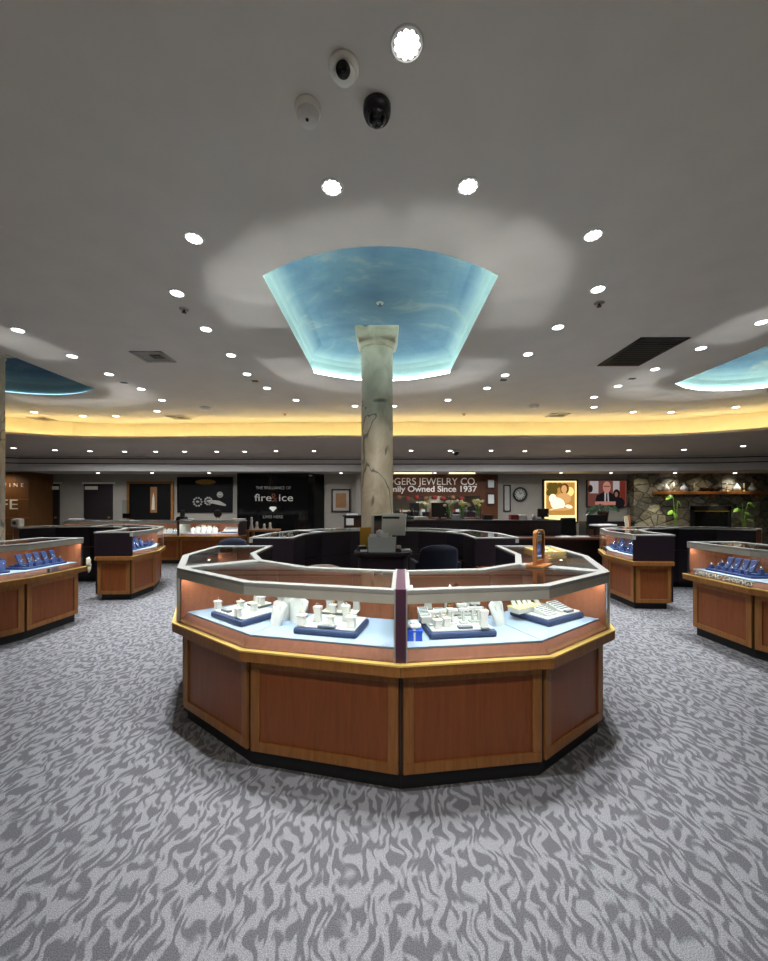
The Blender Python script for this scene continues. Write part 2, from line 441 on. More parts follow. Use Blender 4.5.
for k, c in enumerate(RC):
    mb = MB(); o0 = oval(c); n = len(o0)
    o1 = oval(c, .045)
    rings = [(o0, HC), (o0, HC + .004), (o1, HC + .004)]
    vs = []; fs = []
    for pts, z in rings: vs += [(x, y, z) for x, y in pts]
    for r in range(len(rings) - 1):
        for i in range(n): fs.append((r * n + i, r * n + (i + 1) % n, (r + 1) * n + (i + 1) % n, (r + 1) * n + i))
    mb.add(vs, fs)
    nm = ('middle', 'far_left', 'far_right')[k]
    struct(mb.build('trim_%d' % (20 + k), 'ceiling'), 'plaster lip around oval sky recess')
    mb = MB(); vs = []; fs = []
    prof = [(.045, .004), (.045, .19), (.02, .26), (-.03, .32), (-.12, .38), (-.25, .42), (-.45, .44), (-.7, .445)]
    for kk, dz in prof: vs += [(x, y, HC + dz) for x, y in oval(c, kk)]
    for r in range(len(prof) - 1):
        for i in range(n): fs.append((r * n + i, r * n + (i + 1) % n, (r + 1) * n + (i + 1) % n, (r + 1) * n + i))
    fs.append(tuple((len(prof) - 1) * n + i for i in range(n)))
    mb.add(vs, fs)
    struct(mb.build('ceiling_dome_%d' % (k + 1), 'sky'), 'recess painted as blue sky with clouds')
    p = oval(c, .024)
    l = MB().tube([(x, y, HC + .014) for x, y in p], .006, 6, True).build('cove_led_strip', 'cyandim' if k == 1 else 'cyan')
    tag(l, ['cyan light strip hidden in the cove of the sky recess over the central column', 'unlit looking cyan strip in the cove of the sky recess over the side column', 'cyan light strip in the cove of the sky recess toward the stone fireplace'][k], 'light strip', 'cove light strips')

# amber cove, soffit, fascia
mb = MB(); n = len(LIP)
struct(MB().strip(RIS, push(LIP, .56), 2.98, HC + .02).build('wall_cove_riser', 'riser'), 'lit upright face of the amber cove')
mb = MB().strip(LIP, push(LIP, .03), 2.95, 3.0)
mb.strip(push(LIP, .02), FAS[:1] * 0 + push(LIP, .55), 2.95, 2.98)
struct(mb.build('trim_1', 'soffit'), 'lip of the amber cove')
mb = MB().prism([(-14.5, 4.15)] * 0 + push(LIP, .50) + FAS[::-1], 2.95, 2.975)
struct(mb.build('ceiling_soffit', 'soffit'), 'lowered taupe ceiling band round the walls')
tag(MB().tube([(x, y, 2.992) for x, y in push(LIP, .14)[1:-1]], .010, 6).build('amber_light_strip', 'amberled'), 'amber light strip lying in the cove behind the ceiling lip', 'light strip')
def band(d, z0, z1): return MB().strip(push(FAS, -d), push(FAS, .08), z0, z1)
for i, (d, z0, z1, m) in enumerate([(.0, 2.905, 2.955, 'fascia'), (.012, 2.875, 2.905, 'plumline'), (.03, 2.745, 2.875, 'fascia'), (.042, 2.715, 2.745, 'plumline'), (.06, 2.50, 2.715, 'fascia')]):
    struct(band(d, z0, z1).build('trim_%d' % (i + 2), m), 'stepped fascia band with dark line')
struct(MB().prism(push(FAS, .0) + [(14.5, 13.3), (-14.5, 13.3)], 2.50, 2.52).build('ceiling_back_strip', 'soffit'), 'low ceiling strip before the back wall')
struct(MB().box(0, 13.35, 1.7, 29.2, .1, 3.4).build('wall_back', 'wall'))
struct(MB().box(-14.55, 6, 1.75, .1, 15, 3.5).build('wall_left', 'wall'))
struct(MB().box(14.55, 6, 1.75, .1, 15, 3.5).build('wall_right', 'wall'))
struct(MB().box(0, -1.45, 1.75, 29.2, .1, 3.5).build('wall_front', 'wall'))
struct(MB().box(-.5, 13.285, .05, 17.8, .03, .1).build('baseboard_back', 'plumdoor'))

# ------------------------------------------------------------------ display cases
def case(center, poly, i0, i1, label, group, free0=False, free1=False, divider=False, power=1.0, up=True, watch=1.0):
    cx, cy = center
    mid = Vector((0, 0))
    for p in poly[i0:i1 + 1]: mid += Vector(p)
    mid /= (i1 - i0 + 1)
    ox, oy = cx + mid.x, cy + mid.y
    t = thing('display_case', label, 'display case', (ox, oy, 0), 0, group)
    base = [Vector(p) - mid for p in poly]
    def L(d, e=0.0, sh=-.0004):
        q = offs(base, d)[i0:i1 + 1]
        d0 = (base[i0 + 1] - base[i0]).normalized(); d1 = (base[i1] - base[i1 - 1]).normalized()
        q[0] = q[0] - d0 * (e if free0 else sh); q[-1] = q[-1] + d1 * (e if free1 else sh)
        return [(p.x, p.y) for p in q]
    def S(d0, d1, z0, z1, e=0.0, sh=-.0004): return MB().strip(L(d0, e, sh), L(d1, e, sh), z0, z1)
    S(.062, .50, 0, .10, -.06).build('toe_kick', 'base', t)
    S(.045, .54, .095, .625, -.03).build('carcass', 'carcass', t)
    S(-.032, .55, .622, .677, .032).build('ledge', 'frame', t, .004)
    S(-.034, -.004, .677, .686, .034).build('ledge_glow_strip', 'gold', t)  # yellow strip coloured to stand for case light glowing on the ledge
    S(-.004, .53, .677, .688, -.004).build('case_floor', 'floorw', t)
    mb = MB(); lo, hi, bk = L(.009, -.014), L(.046, -.014), L(.53, -.014)     # sloping apron under the pads
    for i in range(len(lo) - 1):
        z0, z1 = .688, DECK - .012
        vs = [(*lo[i], z0), (*lo[i + 1], z0), (*bk[i + 1], z0), (*bk[i], z0), (*hi[i], z1), (*hi[i + 1], z1), (*bk[i + 1], z1), (*bk[i], z1)]
        mb.add(vs, [(0, 3, 2, 1), (4, 5, 6, 7), (0, 1, 5, 4), (2, 3, 7, 6)] + ([(3, 0, 4, 7)] if i == 0 else []) + ([(1, 2, 6, 5)] if i == len(lo) - 2 else []))
    mb.build('apron', 'floorw', t)
    nf = i1 - i0
    def slab(mb, A, B, n, u0, u1, z0, z1, d0, d1):
        tt = (B - A).normalized()
        pts = [A + tt * u0 + n * d0, A + tt * u1 + n * d0, A + tt * u1 + n * d1, A + tt * u0 + n * d1]
        return mb.prism([(p.x, p.y) for p in pts], z0, z1)
    def door(A, B, n, g=.014):
        W = (B - A).length; z0, z1, fw = .092, .622, .055
        d = MB()
        slab(d, A, B, n, g, W - g, z0, z0 + fw, 0, .022); slab(d, A, B, n, g, W - g, z1 - fw, z1, 0, .022)
        slab(d, A, B, n, g, g + fw, z0 + fw, z1 - fw, 0, .022); slab(d, A, B, n, W - g - fw, W - g, z0 + fw, z1 - fw, 0, .022)
        fr = d.build('door_frame', 'frame', t, .003)
        slab(MB(), A, B, n, g + fw - .002, W - g - fw + .002, z0 + fw - .002, z1 - fw + .002, .011, .02).build('inset_panel', 'wood', fr)
    bl = offs(base, .03); ins = offs(base, .0)
    ends = {}
    for k in range(i0, i1):
        A, B = bl[k].copy(), bl[k + 1].copy(); tt = (B - A).normalized(); n = Vector((-tt.y, tt.x))
        if free0 and k == i0: A += tt * .03
        if free1 and k == i1 - 1: B -= tt * .03
        door(A, B, n)
        # deck pad
        P0, P1 = offs(base, .047), offs(base, .515)
        def sh(p, s): return p + tt * s
        e0 = .022 if (k == i0) else .003; e1 = .022 if (k == i1 - 1) else .003
        q = [sh(P0[k], e0), sh(P0[k + 1], -e1), sh(P1[k + 1], -e1), sh(P1[k], e0)]
        MB().prism([(p.x, p.y) for p in q], DECK - .012, DECK).build('deck_pad', 'pad', t, .002)
        # sliding rear panel
        I0 = offs(base, .522)
        a, b = I0[k], I0[k + 1]; m_ = (a + b) / 2
        slab(MB(), a, b, n,   .03, (b - a).length * .52, DECK + .002, 1.02, -.012, .0).build('sliding_door', 'inner', t)
        # glass pane
        G = offs(base, 0); g = .0015
        ga, gb = G[k] + tt * g, G[k + 1] - tt * g
        slab(MB(), ga, gb, n, 0, (gb - ga).length, .688, 1.04, 0, .006).build('front_glass', 'glass', t)
        # lamp in the header
        a, b = offs(base, .026)[k], offs(base, .026)[k + 1]; c = (a + b) / 2
        area('case_lamp', (ox + c.x, oy + c.y, .978), (n.x * .30, n.y * .30, -1), (tt.x, tt.y, 0), (b - a).length * .92, .02, E_CASE * power * (b - a).length, (1, .93, .86))
        if up:
            a, b = offs(base, .40)[k], offs(base, .40)[k + 1]; c = (a + b) / 2
            area('glass_bounce_fill', (ox + c.x, oy + c.y, 1.075), (0, n.y * .11 + .05, 1), (tt.x, tt.y, 0), (b - a).length * 1.0, .62, E_UP, (.96, .98, 1), math.radians(7))  # added upward lamp, stands in for downlight bouncing off the glass top
    S(.522, .555, .688, 1.036, -.01).build('rear_lining', 'inner', t)
    S(.558, .572, .10, .66, -.03).build('rear_cladding', 'plum', t)
    S(.558, .572, .672, 1.036, .0).build('rear_cladding', 'plum', t)
    S(.045, .535, 1.046, 1.053, -.03).build('top_glass', 'glass', t)
    S(-.004, .046, 1.034, 1.057, .004).build('top_frame', 'framemetal', t, .003)
    S(.53, .578, 1.034, 1.057, .004).build('top_frame', 'framemetal', t, .003)
    S(-.003, .040, .985, 1.034, .003).build('light_header', 'header', t)
    # ends
    for idx, free, sgn in ((i0, free0, 1), (i1, free1, -1)):
        k = idx if sgn == 1 else idx - 1
        tt = (base[k + 1] - base[k]).normalized() * sgn; nn = Vector((-tt.y, tt.x)) * sgn
        def Q(d): return offs(base, d)[idx]
        a, b = Q(.0), Q(.56)
        ax = (b - a).normalized(); pn = Vector((-ax.y, ax.x)); pn = pn if pn.dot(tt) > 0 else -pn
        def endslab(u0, u1, w0, w1, z0, z1):
            Ln = (b - a).length
            pts = [a + ax * u0 + pn * w0, a + ax * (Ln - u1) + pn * w0, a + ax * (Ln - u1) + pn * w1, a + ax * u0 + pn * w1]
            return MB().prism([(p.x, p.y) for p in pts], z0, z1)
        endslab(.045, .03, .003, .05, 1.035, 1.056).build('top_frame', 'framemetal', t, .003)
        if free:
            endslab(.004, .0, .0, .012, .688, 1.036).build('end_panel', 'plum', t)
            endslab(.012, .04, .013, .022, .688, 1.03).build('end_lining', 'inner', t)
            # small door on the end
            p0, p1 = (b, a) if sgn == 1 else (a, b)
            nn2 = pn
            aa, bb = a + ax * .05 + pn * .012, b - ax * .02 + pn * .012
            door(aa, bb, pn, .004)
        else:
            endslab(.02, .04, .008, .02, .688, 1.03).build('end_lining', 'inner', t)
            endslab(-.003, (b - a).length - .012, .003, .014, .688, 1.036).build('corner_post', 'silver', t)
    if divider:
        a, b = offs(base, -.006)[i0], offs(base, .58)[i0]
        ax = (b - a).normalized(); pn = Vector((-ax.y, ax.x))
        def dv(w0, w1, z0, z1, e=0):
            pts = [a - ax * e + pn * w0, b + pn * w0, b + pn * w1, a - ax * e + pn * w1]
            return MB().prism([(p.x, p.y) for p in pts], z0, z1)
        dv(-.026, .026, .69, 1.062).build('divider_post', 'plumpost', t)
        for w in (-.034, .026): dv(w, w + .008, .69, 1.064, .003).build('divider_edge', 'framemetal', t)
    return t

GM, GL, GR = 'showcases of the middle island', 'showcases of the island by the brown kiosk', 'showcases of the island by the stone fireplace'
case(MID, FRONT, 0, 2, 'side showcase of the middle island joining its two-bust front case', GM, True)
case(MID, FRONT, 2, 4, 'front showcase holding white busts and two ring trays', GM)
case(MID, FRONT, 4, 6, 'front showcase holding the blue gift box and earring tray', GM, divider=True)
case(MID, FRONT, 6, 8, 'side showcase of the middle island with upright wooden mirror on it', GM, False, True)
case(MID, REAR, 0, 2, 'rear showcase of the middle island, end piece past the navy chair', GM, True, watch=.5)
case(MID, REAR, 2, 4, 'curved rear showcase of the middle island under the red brown sign', GM)
case(MID, REAR, 4, 6, 'curved rear showcase of the middle island behind the veined column', GM)
case(MID, REAR, 6, 8, 'rear showcase of the middle island facing the black display wall', GM, False, True)
case(LEFT, SIDE, 6, 8, 'showcase of blue jewellery stands with lilac card, beside the aisle', GL, False, True)
case(LEFT, REAR, 0, 2, 'showcase with plum end panel and blue trays, before the doors', GL, True)
case(LEFT, REAR, 2, 4, 'rear showcase of the kiosk side island, plum back toward its column', GL)
case(LEFT, REAR, 4, 6, 'rear showcase of the kiosk side island with white speaker on top', GL)
case(RIGHT, SIDE, 0, 2, 'showcase with chrome lettering below bright blue jewellery stands', GR, True)
case(RIGHT, REAR, 6, 8, 'showcase with plum end panel and menu holder on top', GR, False, True)
case(RIGHT, REAR, 4, 6, 'rear showcase of the fireplace side island, left of the firebox', GR)
case(RIGHT, REAR, 2, 4, 'rear showcase of the fireplace side island, in front of the lit plants', GR)
WALLC = [(-7.9, 9.45), (-6.35, 9.45), (-5.06, 9.45), (-3.58, 9.45)]
case((0, 0), WALLC, 0, 1, 'straight wall showcase before the dark doors', 'straight showcases along the wall', True, up=False)
case((0, 0), WALLC, 1, 2, 'straight wall showcase below the brown framed dark picture', 'straight showcases along the wall', divider=False, up=False)
case((0, 0), WALLC, 2, 3, 'straight wall showcase with blue lettering and pink lit interior', 'straight showcases along the wall', False, True, divider=True, power=1.7, up=False)

# ------------------------------------------------------------------ recessed lights
rings = MB()
def make_downlight():
    t = thing('recessed_downlight', 'x', 'ceiling light', (0, 0, HC))
    MB().lathe(0, 0, [(.060, -.001), (.062, -.006), (.069, -.005), (.071, .0), (.071, .002)], 24).build('trim_ring', 'ringwhite', t)
    mb = MB().lathe(0, 0, [(.0005, -.003), (.059, -.003), (.059, .0)], 24)
    mb.build('reflector', 'ringwhite', t)
    b = MB()
    for i in range(11):
        a = 2 * PI * i / 11; b.ball((.043 * math.cos(a), .043 * math.sin(a), -.005), .0115, 6, .5)
    for i in range(5):
        a = 2 * PI * i / 5; b.ball((.016 * math.cos(a), .016 * math.sin(a), -.005), .0105, 6, .5)
    b.build('led_cluster', 'lamp', t)
    return t
DL = make_downlight(); first = [True]
def downlight(x, y, z, label, group, e=E_DOWN, size=92, s=1.0):
    if first[0]:
        o = DL; o.location = (x, y, z); o['label'] = label; o['group'] = group; first[0] = False
    else: o = dup(DL, (x, y, z), 0, label, group)
    o.scale = (s, s, 1)
    spot('downlight_beam', (x, y, z - .03), e, COOL, math.radians(size), 1.0 if size < 100 else .85, .025)
def row(pts, h, words, group, e=E_DOWN, size=78, s=1.0):
    for i, (px, py) in enumerate(pts):
        x, y = on_h(px, py, h)
        near_lip = py >= 405
        downlight(x, y, h, 'recessed downlight, %s from the front %s' % (ORD[i], words), group, e * (.6 if near_lip else 1), 60 if near_lip else size, s)
for kx, ky, ke, ks, kd in ((0, -.3, 170, 52, (0, .72, -1)), (-3.7, -1.0, 700, 50, (0, 0, -1)), (3.7, -1.0, 700, 50, (0, 0, -1)), (0, -1.1, 300, 46, (0, 0, -1)), (-.31, 2.27, 60, 34, (.10, 2.2, -1.7)), (.5, 2.27, 45, 34, (-.26, 2.2, -1.7))):
    spot('added_fill_beam', (kx, ky, HC - .03), ke, (1, .93, .84), math.radians(ks), 1.0, .03, kd)  # added spots without fixtures, brighten case fronts, near ceiling and column
gm, gl, gr = 'downlights round the middle recess', 'downlights round the kiosk side recess', 'downlights round the fireplace side recess'
x, y = on_h(407, 44, HC)
downlight(x, y, HC, 'large bright recessed downlight close beside the white dome camera', gm)
row([(332, 187), (194, 238), (177, 293), (206, 329), (231, 355), (247, 374), (267, 388), (296, 400), (355, 406)], HC, 'along the kiosk side arc of middle recess', gm)
row([(468, 186), (593, 235), (598, 289), (558, 327), (528, 354), (505, 375), (487, 388), (448, 400), (394, 406)], HC, 'along the fireplace side arc of middle recess', gm)
row([(18, 330), (72, 356), (109, 374), (141, 389), (162, 400), (157, 411), (116, 416), (83, 416), (34, 412)], HC, 'round the dim teal recess', gl)
row([(762, 322), (701, 348), (655, 369), (618, 386), (594, 397), (594, 407), (633, 412), (671, 412), (736, 407)], HC, 'round the bright cyan recess', gr)
def across(pts, h, words, group, e, s=1.0):
    for i, (px, py) in enumerate(pts):
        x, y = on_h(px, py, h)
        downlight(x, y, h, 'small recessed downlight in %s, %s from the kiosk end' % (words, ORD[i]), group, e, 172, s)
across([(13.5, 448), (55, 450), (90, 451), (124.6, 451.5), (155.7, 451.5), (184.5, 451.5), (216.7, 451.5), (244.8, 451.5), (276, 451), (314, 451)], 2.95, 'lowered soffit', 'soffit downlights', E_SOFF)
for i, (px, py) in enumerate([(411, 450.5), (450, 450.5), (491, 450.5), (525, 451), (568, 451), (629, 450), (684, 449.5), (743, 446)]):
    x, y = on_h(px, py, 2.95)
    downlight(x, y, 2.95, 'small recessed downlight in lowered soffit, %s past the column' % ORD[i], 'soffit downlights', E_SOFF * (1.6 if i < 4 else 1), 172)
for i, px in enumerate([98, 152, 209, 341, 435, 473, 561, 611, 675, 735]):
    Y = 12.72; 
    downlight(X_at(px, Y), Y, 2.50, 'tiny recessed downlight before the back wall, %s from the kiosk' % ORD[i], 'downlights before the back wall', 9 if i < 8 else 18, 120, .9)

# ------------------------------------------------------------------ ceiling fittings
def camera_white():
    x, y = on_h(344, 66, HC)
    t = thing('dome_camera', 'white dome security camera with black lens on the ceiling', 'security camera', (x, y, HC))
    MB().lathe(0, 0, [(.072, .0), (.073, -.018), (.066, -.034), (.055, -.04)], 28).build('mount', 'whiteplastic', t)
    mb = MB().ball((0, 0, -.035), .055, 14, 1.0); mb.build('eyeball', 'whiteplastic', t)
    d = Vector((0, -.55, -.5)).normalized(); c = Vector((0, 0, -.035))
    MB().tube([c + d * .045, c + d * .060], .034, 20).build('lens_ring', 'black', t)
    MB().tube([c + d * .058, c + d * .064], .015, 16).build('lens', 'blackgloss', t)
    for s in (-1, 1): MB().ball((s * .05, -.035, -.028), .004, 6).build('screw', 'black', t)
camera_white()
bpy.data.objects['dome_camera'].scale = (.9, .9, .8)
x, y = on_h(377, 107, HC)
t = thing('dome_camera', 'black dome security camera on the ceiling', 'security camera', (x, y, HC))
MB().lathe(0, 0, [(.066, 0), (.066, -.03), (.058, -.05)], 28).build('mount', 'black', t)
MB().ball((0, -.01, -.055), .046, 14).build('dome', 'blackgloss', t)
MB().tube([(0, -.045, -.075), (0, -.058, -.088)], .018, 14).build('lens', 'ringwhite' if False else 'black', t)
x, y = on_h(308, 107, HC)
t = thing('motion_sensor', 'cream ceiling motion detector with ribbed clear tip', 'sensor', (x, y, HC))
MB().lathe(0, 0, [(.062, 0), (.066, -.012), (.060, -.02), (.064, -.032), (.056, -.042)], 28).build('mount', 'whiteplastic', t)
t.scale = (.95, .95, .8)
MB().lathe(0, 0, [(.056, -.04), (.054, -.065), (.042, -.09), (.02, -.102), (.001, -.105)], 18, False).build('ribbed_lens', 'fascia', t)
MB().ball((0, -.02, -.10), .009, 6).build('led_window', 'black', t)

def sprinkler(px, py, label, dark=True, h=HC):
    x, y = on_h(px, py, h)
    t = thing('fire_sprinkler', label, 'sprinkler', (x, y, h), 0, 'ceiling sprinklers')
    MB().lathe(0, 0, [(.045, 0), (.043, -.005), (.018, -.008)], 20).build('escutcheon', 'brass' if not dark else 'ventgrey', t)
    MB().lathe(0, 0, [(.009, -.006), (.007, -.03), (.022, -.032), (.022, -.036)], 14).build('deflector', 'black' if dark else 'brass', t)
sprinkler(184, 309, 'ceiling sprinkler beside downlights on the kiosk side of middle recess')
sprinkler(599, 303, 'ceiling sprinkler beside downlights on the fireplace side of middle recess')
sprinkler(380, 303, 'sprinkler in the painted sky above the column capital', h=HC + .44)
sprinkler(285, 414, 'tiny brass ceiling sprinkler between column and black display wall', False)
sprinkler(464, 414, 'tiny brass ceiling sprinkler above the lettered sign', False)
def tiny_plate(px, py, label):
    x, y = on_h(px, py, HC)
    tag(MB().box(x, y, HC - .004, .09, .06, .008).build('ceiling_speaker_plate', 'black'), label, 'ceiling plate', 'small dark ceiling plates')
tiny_plate(124, 382.5, 'small dark ceiling plate next to the dim teal recess')
tiny_plate(255, 381, 'small dark ceiling plate between downlights on kiosk side')
tiny_plate(503.5, 380, 'small dark ceiling plate between downlights on fireplace side')
tiny_plate(632, 378.5, 'small dark ceiling plate past the black return grille')
def vent(pts, label, dark):
    q = [on_h(px, py, HC) for px, py in pts]
    cx = sum(p[0] for p in q) / 4; cy = sum(p[1] for p in q) / 4
    t = thing('ceiling_vent', label, 'air vent', (cx, cy, HC), 0, 'ceiling air vents')
    w, d = (.40, .36) if not dark else (.57, .90)
    fr = MB()
    for sx, sy, bx, by in ((0, 1, w, .05), (0, -1, w, .05), (1, 0, .05, d), (-1, 0, .05, d)): fr.box(sx * (w / 2 - .025), sy * (d / 2 - .025), -.006, bx, by, .012)
    fr.build('vent_frame', 'grill' if dark else 'ventgrey', t)
    MB().box(0, 0, -.002, w - .1, d - .1, .004).build('vent_core', 'grill' if dark else 'ventgrey', t)
    sl = MB()
    nsl = 13 if dark else 4
    for i in range(nsl): sl.box(0, -d / 2 + .07 + i * (d - .14) / (nsl - 1), -.008, w - .11, .012, .01)
    sl.build('vent_slats', 'black' if dark else 'ventgrey', t)
    if not dark: MB().box(.06, -.03, -.013, .13, .12, .008).build('damper', 'black', t)
    return t
vent([(132, 352), (165, 352), (174, 361), (143, 361)], 'square ceiling vent beside the dim teal recess', False)
vent([(597, 364), (640, 364), (688, 339), (641, 339)], 'large black return air grille in the ceiling', True)
vent([(165, 415), (185, 415), (195, 420), (172, 420)], 'small ceiling vent by cove above the wall showcases', False)
vent([(545, 413), (565, 413), (570, 417), (550, 417)], 'small ceiling vent by cove near the smoke detector', False)
vent([(28, 417), (48, 417), (55, 420), (36, 420)], 'small ceiling vent by cove above the kiosk', False)
for px, py, lb in ((206, 407.5, 'white smoke detector on ceiling near wall showcases'), (534, 405.5, 'white smoke detector on ceiling near fireplace side vent')):
    x, y = on_h(px, py, HC)
    t = thing('smoke_detector', lb, 'smoke detector', (x, y, HC), 0, 'ceiling smoke detectors')
    MB().lathe(0, 0, [(.09, 0), (.095, -.02), (.08, -.035)], 20).build('mount', 'whiteplastic', t)
    MB().lathe(0, 0, [(.075, -.034), (.07, -.05), (.04, -.06), (.001, -.062)], 20).build('sensor_cap', 'whiteplastic', t)
x, y = on_h(456, 450, 2.95)
t = thing('dome_camera', 'grey dome security camera under the soffit beside the column', 'security camera', (x, y, 2.95))
MB().lathe(0, 0, [(.11, 0), (.11, -.04), (.09, -.06)], 20).build('mount', 'greyplastic', t)
MB().ball((0, 0, -.07), .085, 12).build('dome', 'black', t)

# ------------------------------------------------------------------ columns
def column(x, y, label, top):
    t = thing('marble_column', label, 'column', (x, y, 0), 0, 'veined columns')
    r = .183; q = top - 3.46
    MB().lathe(0, 0, [(r + .05, 0), (r + .05, .08), (r + .02, .10), (r, .13), (r, 3.26 + q), (r - .004, 3.28 + q)], 40).build('shaft', 'marble', t)
    MB().lathe(0, 0, [(r - .01, 3.265 + q), (r + .012, 3.27 + q), (r + .018, 3.28 + q), (r + .010, 3.29 + q), (r + .010, 3.31 + q), (r + .022, 3.325 + q), (r + .035, 3.338 + q)], 40).build('necking', 'marble', t)
    mb = MB()
    pr = [(.205, 3.330 + q), (.222, 3.345 + q), (.230, 3.37 + q), (.240, 3.415 + q), (.244, 3.43 + q), (.244, top)]
    for (a, z0), (b, z1) in zip(pr, pr[1:]):
        mb.add([(-a, -a, z0), (a, -a, z0), (a, a, z0), (-a, a, z0), (-b, -b, z1), (b, -b, z1), (b, b, z1), (-b, b, z1)], [(0, 3, 2, 1), (4, 5, 6, 7), (0, 1, 5, 4), (1, 2, 6, 5), (2, 3, 7, 6), (3, 0, 4, 7)])
    mb.build('capital', 'marble', t, .004)
    return t
column(-.08, MID[1], 'veined beige marble column in the middle island', 3.46)
column(-5.78, 5.6, 'veined beige marble column in the kiosk side island', 3.82)

# ------------------------------------------------------------------ jewellery displays
def tray(corner_fl, w, d, rz, label, group='padded jewellery trays', z=None):
    if z is None: z = DECK; corner_fl = (corner_fl[0] * KT, corner_fl[1] * KT); w *= KT; d *= KT
    t = thing('display_tray', label, 'jewellery tray', (corner_fl[0], corner_fl[1], z), rz, group)
    MB().box(w / 2, d / 2, .019, w, d, .036).build('tray_base', 'navy', t, .012)
    MB().box(w / 2, d / 2 + .004, .041, w - .03, d - .035, .010).build('tray_pad', 'white', t, .003)
    return t
ZT = DECK + .047       # top of a padded tray
class Kit: pass
K = Kit()
def proto(name, cat): return thing(name, 'x', cat, (0, 0, -5))
def mk_ringbox():
    t = proto('ring_stand', 'ring stand')
    MB().box(0, 0, .016, .030, .028, .032, 0, .8).build('block', 'white', t, .002)
    MB().box(0, 0, .035, .034, .030, .008).build('cap', 'white', t, .002)
    MB().tube([(.008 * math.cos(a), 0, .044 + .008 * math.sin(a)) for a in [i * PI / 6 for i in range(12)]], .0012, 5, True).build('ring', 'goldmetal', t)
    return t
def mk_tall():
    t = proto('ring_stand', 'ring stand')
    MB().plate([(-.017, 0), (.017, 0), (.013, .03), (.019, .062), (-.019, .062), (-.013, .03)], -.012, .012).build('block', 'white', t, .002)
    MB().box(0, -.003, .065, .036, .030, .008).build('cap', 'white', t, .002)
    MB().tube([(.008 * math.cos(a), -.003, .074 + .008 * math.sin(a)) for a in [i * PI / 6 for i in range(12)]], .0012, 5, True).build('ring', 'chrome', t)
    return t
def mk_tee():
    t = proto('earring_stand', 'earring stand')
    MB().box(0, 0, .004, .034, .028, .008).build('foot', 'white', t, .002)
    MB().box(0, 0, .030, .010, .010, .05).build('post', 'white', t)
    MB().box(0, 0, .059, .046, .014, .013).build('crossbar', 'white', t, .002)
    for s in (-1, 1): MB().ball((s * .015, -.009, .054), .0035, 6).build('earring', 'gem', t)
    return t
def mk_card():
    t = proto('earring_card', 'earring card')
    MB().add([(-.013, -.002, 0), (.013, -.002, 0), (.013, .006, 0), (-.013, .006, 0), (-.030, .028, .070), (-.004, .028, .070), (-.004, .034, .070), (-.030, .034, .070)], [(0, 3, 2, 1), (4, 5, 6, 7), (0, 1, 5, 4), (1, 2, 6, 5), (2, 3, 7, 6), (3, 0, 4, 7)]).build('card', 'white', t)
    for s in (-1, 1): MB().ball((-.015 + s * .006, .012, .045), .0028, 6).build('earring', 'gem', t)
    return t
def mk_bust(m='white', h=.175):
    t = proto('necklace_bust', 'necklace bust')
    k = h / .175; mb = MB(); rows = []
    # sections: (z, half width, y centre, half depth)
    for z, w, yc, dp in ((0, .044, 0, .028), (.03, .048, .004, .025), (.075, .058, .016, .018), (.112, .067, .028, .014), (.124, .066, .031, .013), (.136, .046, .034, .013), (.143, .024, .036, .014), (.158, .022, .038, .015), (.160, .031, .038, .022), (.175, .030, .038, .021)):
        rows.append([(k * w * math.cos(a), k * (yc + dp * math.sin(a)), k * z) for a in [2 * PI * i / 16 for i in range(16)]])
    vs = [p for r in rows for p in r]; fs = []
    for r in range(len(rows) - 1):
        for i in range(16): fs.append((r * 16 + i, r * 16 + (i + 1) % 16, (r + 1) * 16 + (i + 1) % 16, (r + 1) * 16 + i))
    mb.add(vs, fs, True); mb.add(rows[0], [tuple(range(16))[::-1]]); mb.add(rows[-1], [tuple(range(16))])
    mb.build('bust_form', m, t)
    pts = [(k * .030 * math.cos(a), k * (.012 + .012 * abs(math.sin(a)) * 0 - .003), k * (.115 + .042 * math.sin(a))) for a in [PI + PI * i / 10 for i in range(11)]]
    MB().tube([(x, k * (.028 - .0145) - k * (.115 - z / k) * .22 - .002, z) for x, y, z in pts], .0018, 5).build('necklace', 'chrome', t)
    return t
def mk_gray():
    t = proto('bracelet_pad', 'bracelet pad')
    MB().box(0, 0, .007, .085, .032, .014).build('pad', 'grey', t, .003)
    mb = MB()
    for i in range(5): mb.ball((-.03 + i * .015, -.004, .016), .004, 6)
    mb.build('bracelet', 'gem', t)
    return t
def mk_ramp():
    t = proto('ring_ramp', 'ring tray')
    MB().add([(-.05, -.05, 0), (.05, -.05, 0), (.05, .05, 0), (-.05, .05, 0), (-.05, -.05, .012), (.05, -.05, .012), (.05, .05, .045), (-.05, .05, .045)], [(0, 3, 2, 1), (4, 5, 6, 7), (0, 1, 5, 4), (1, 2, 6, 5), (2, 3, 7, 6), (3, 0, 4, 7)]).build('wedge', 'white', t, .002)
    sl = MB()
    for i in range(5):
        y = -.036 + i * .018; sl.box(0, y, .0145 + (y + .05) * .33, .088, .004, .005)
    sl.build('slots', 'grey', t)
    return t
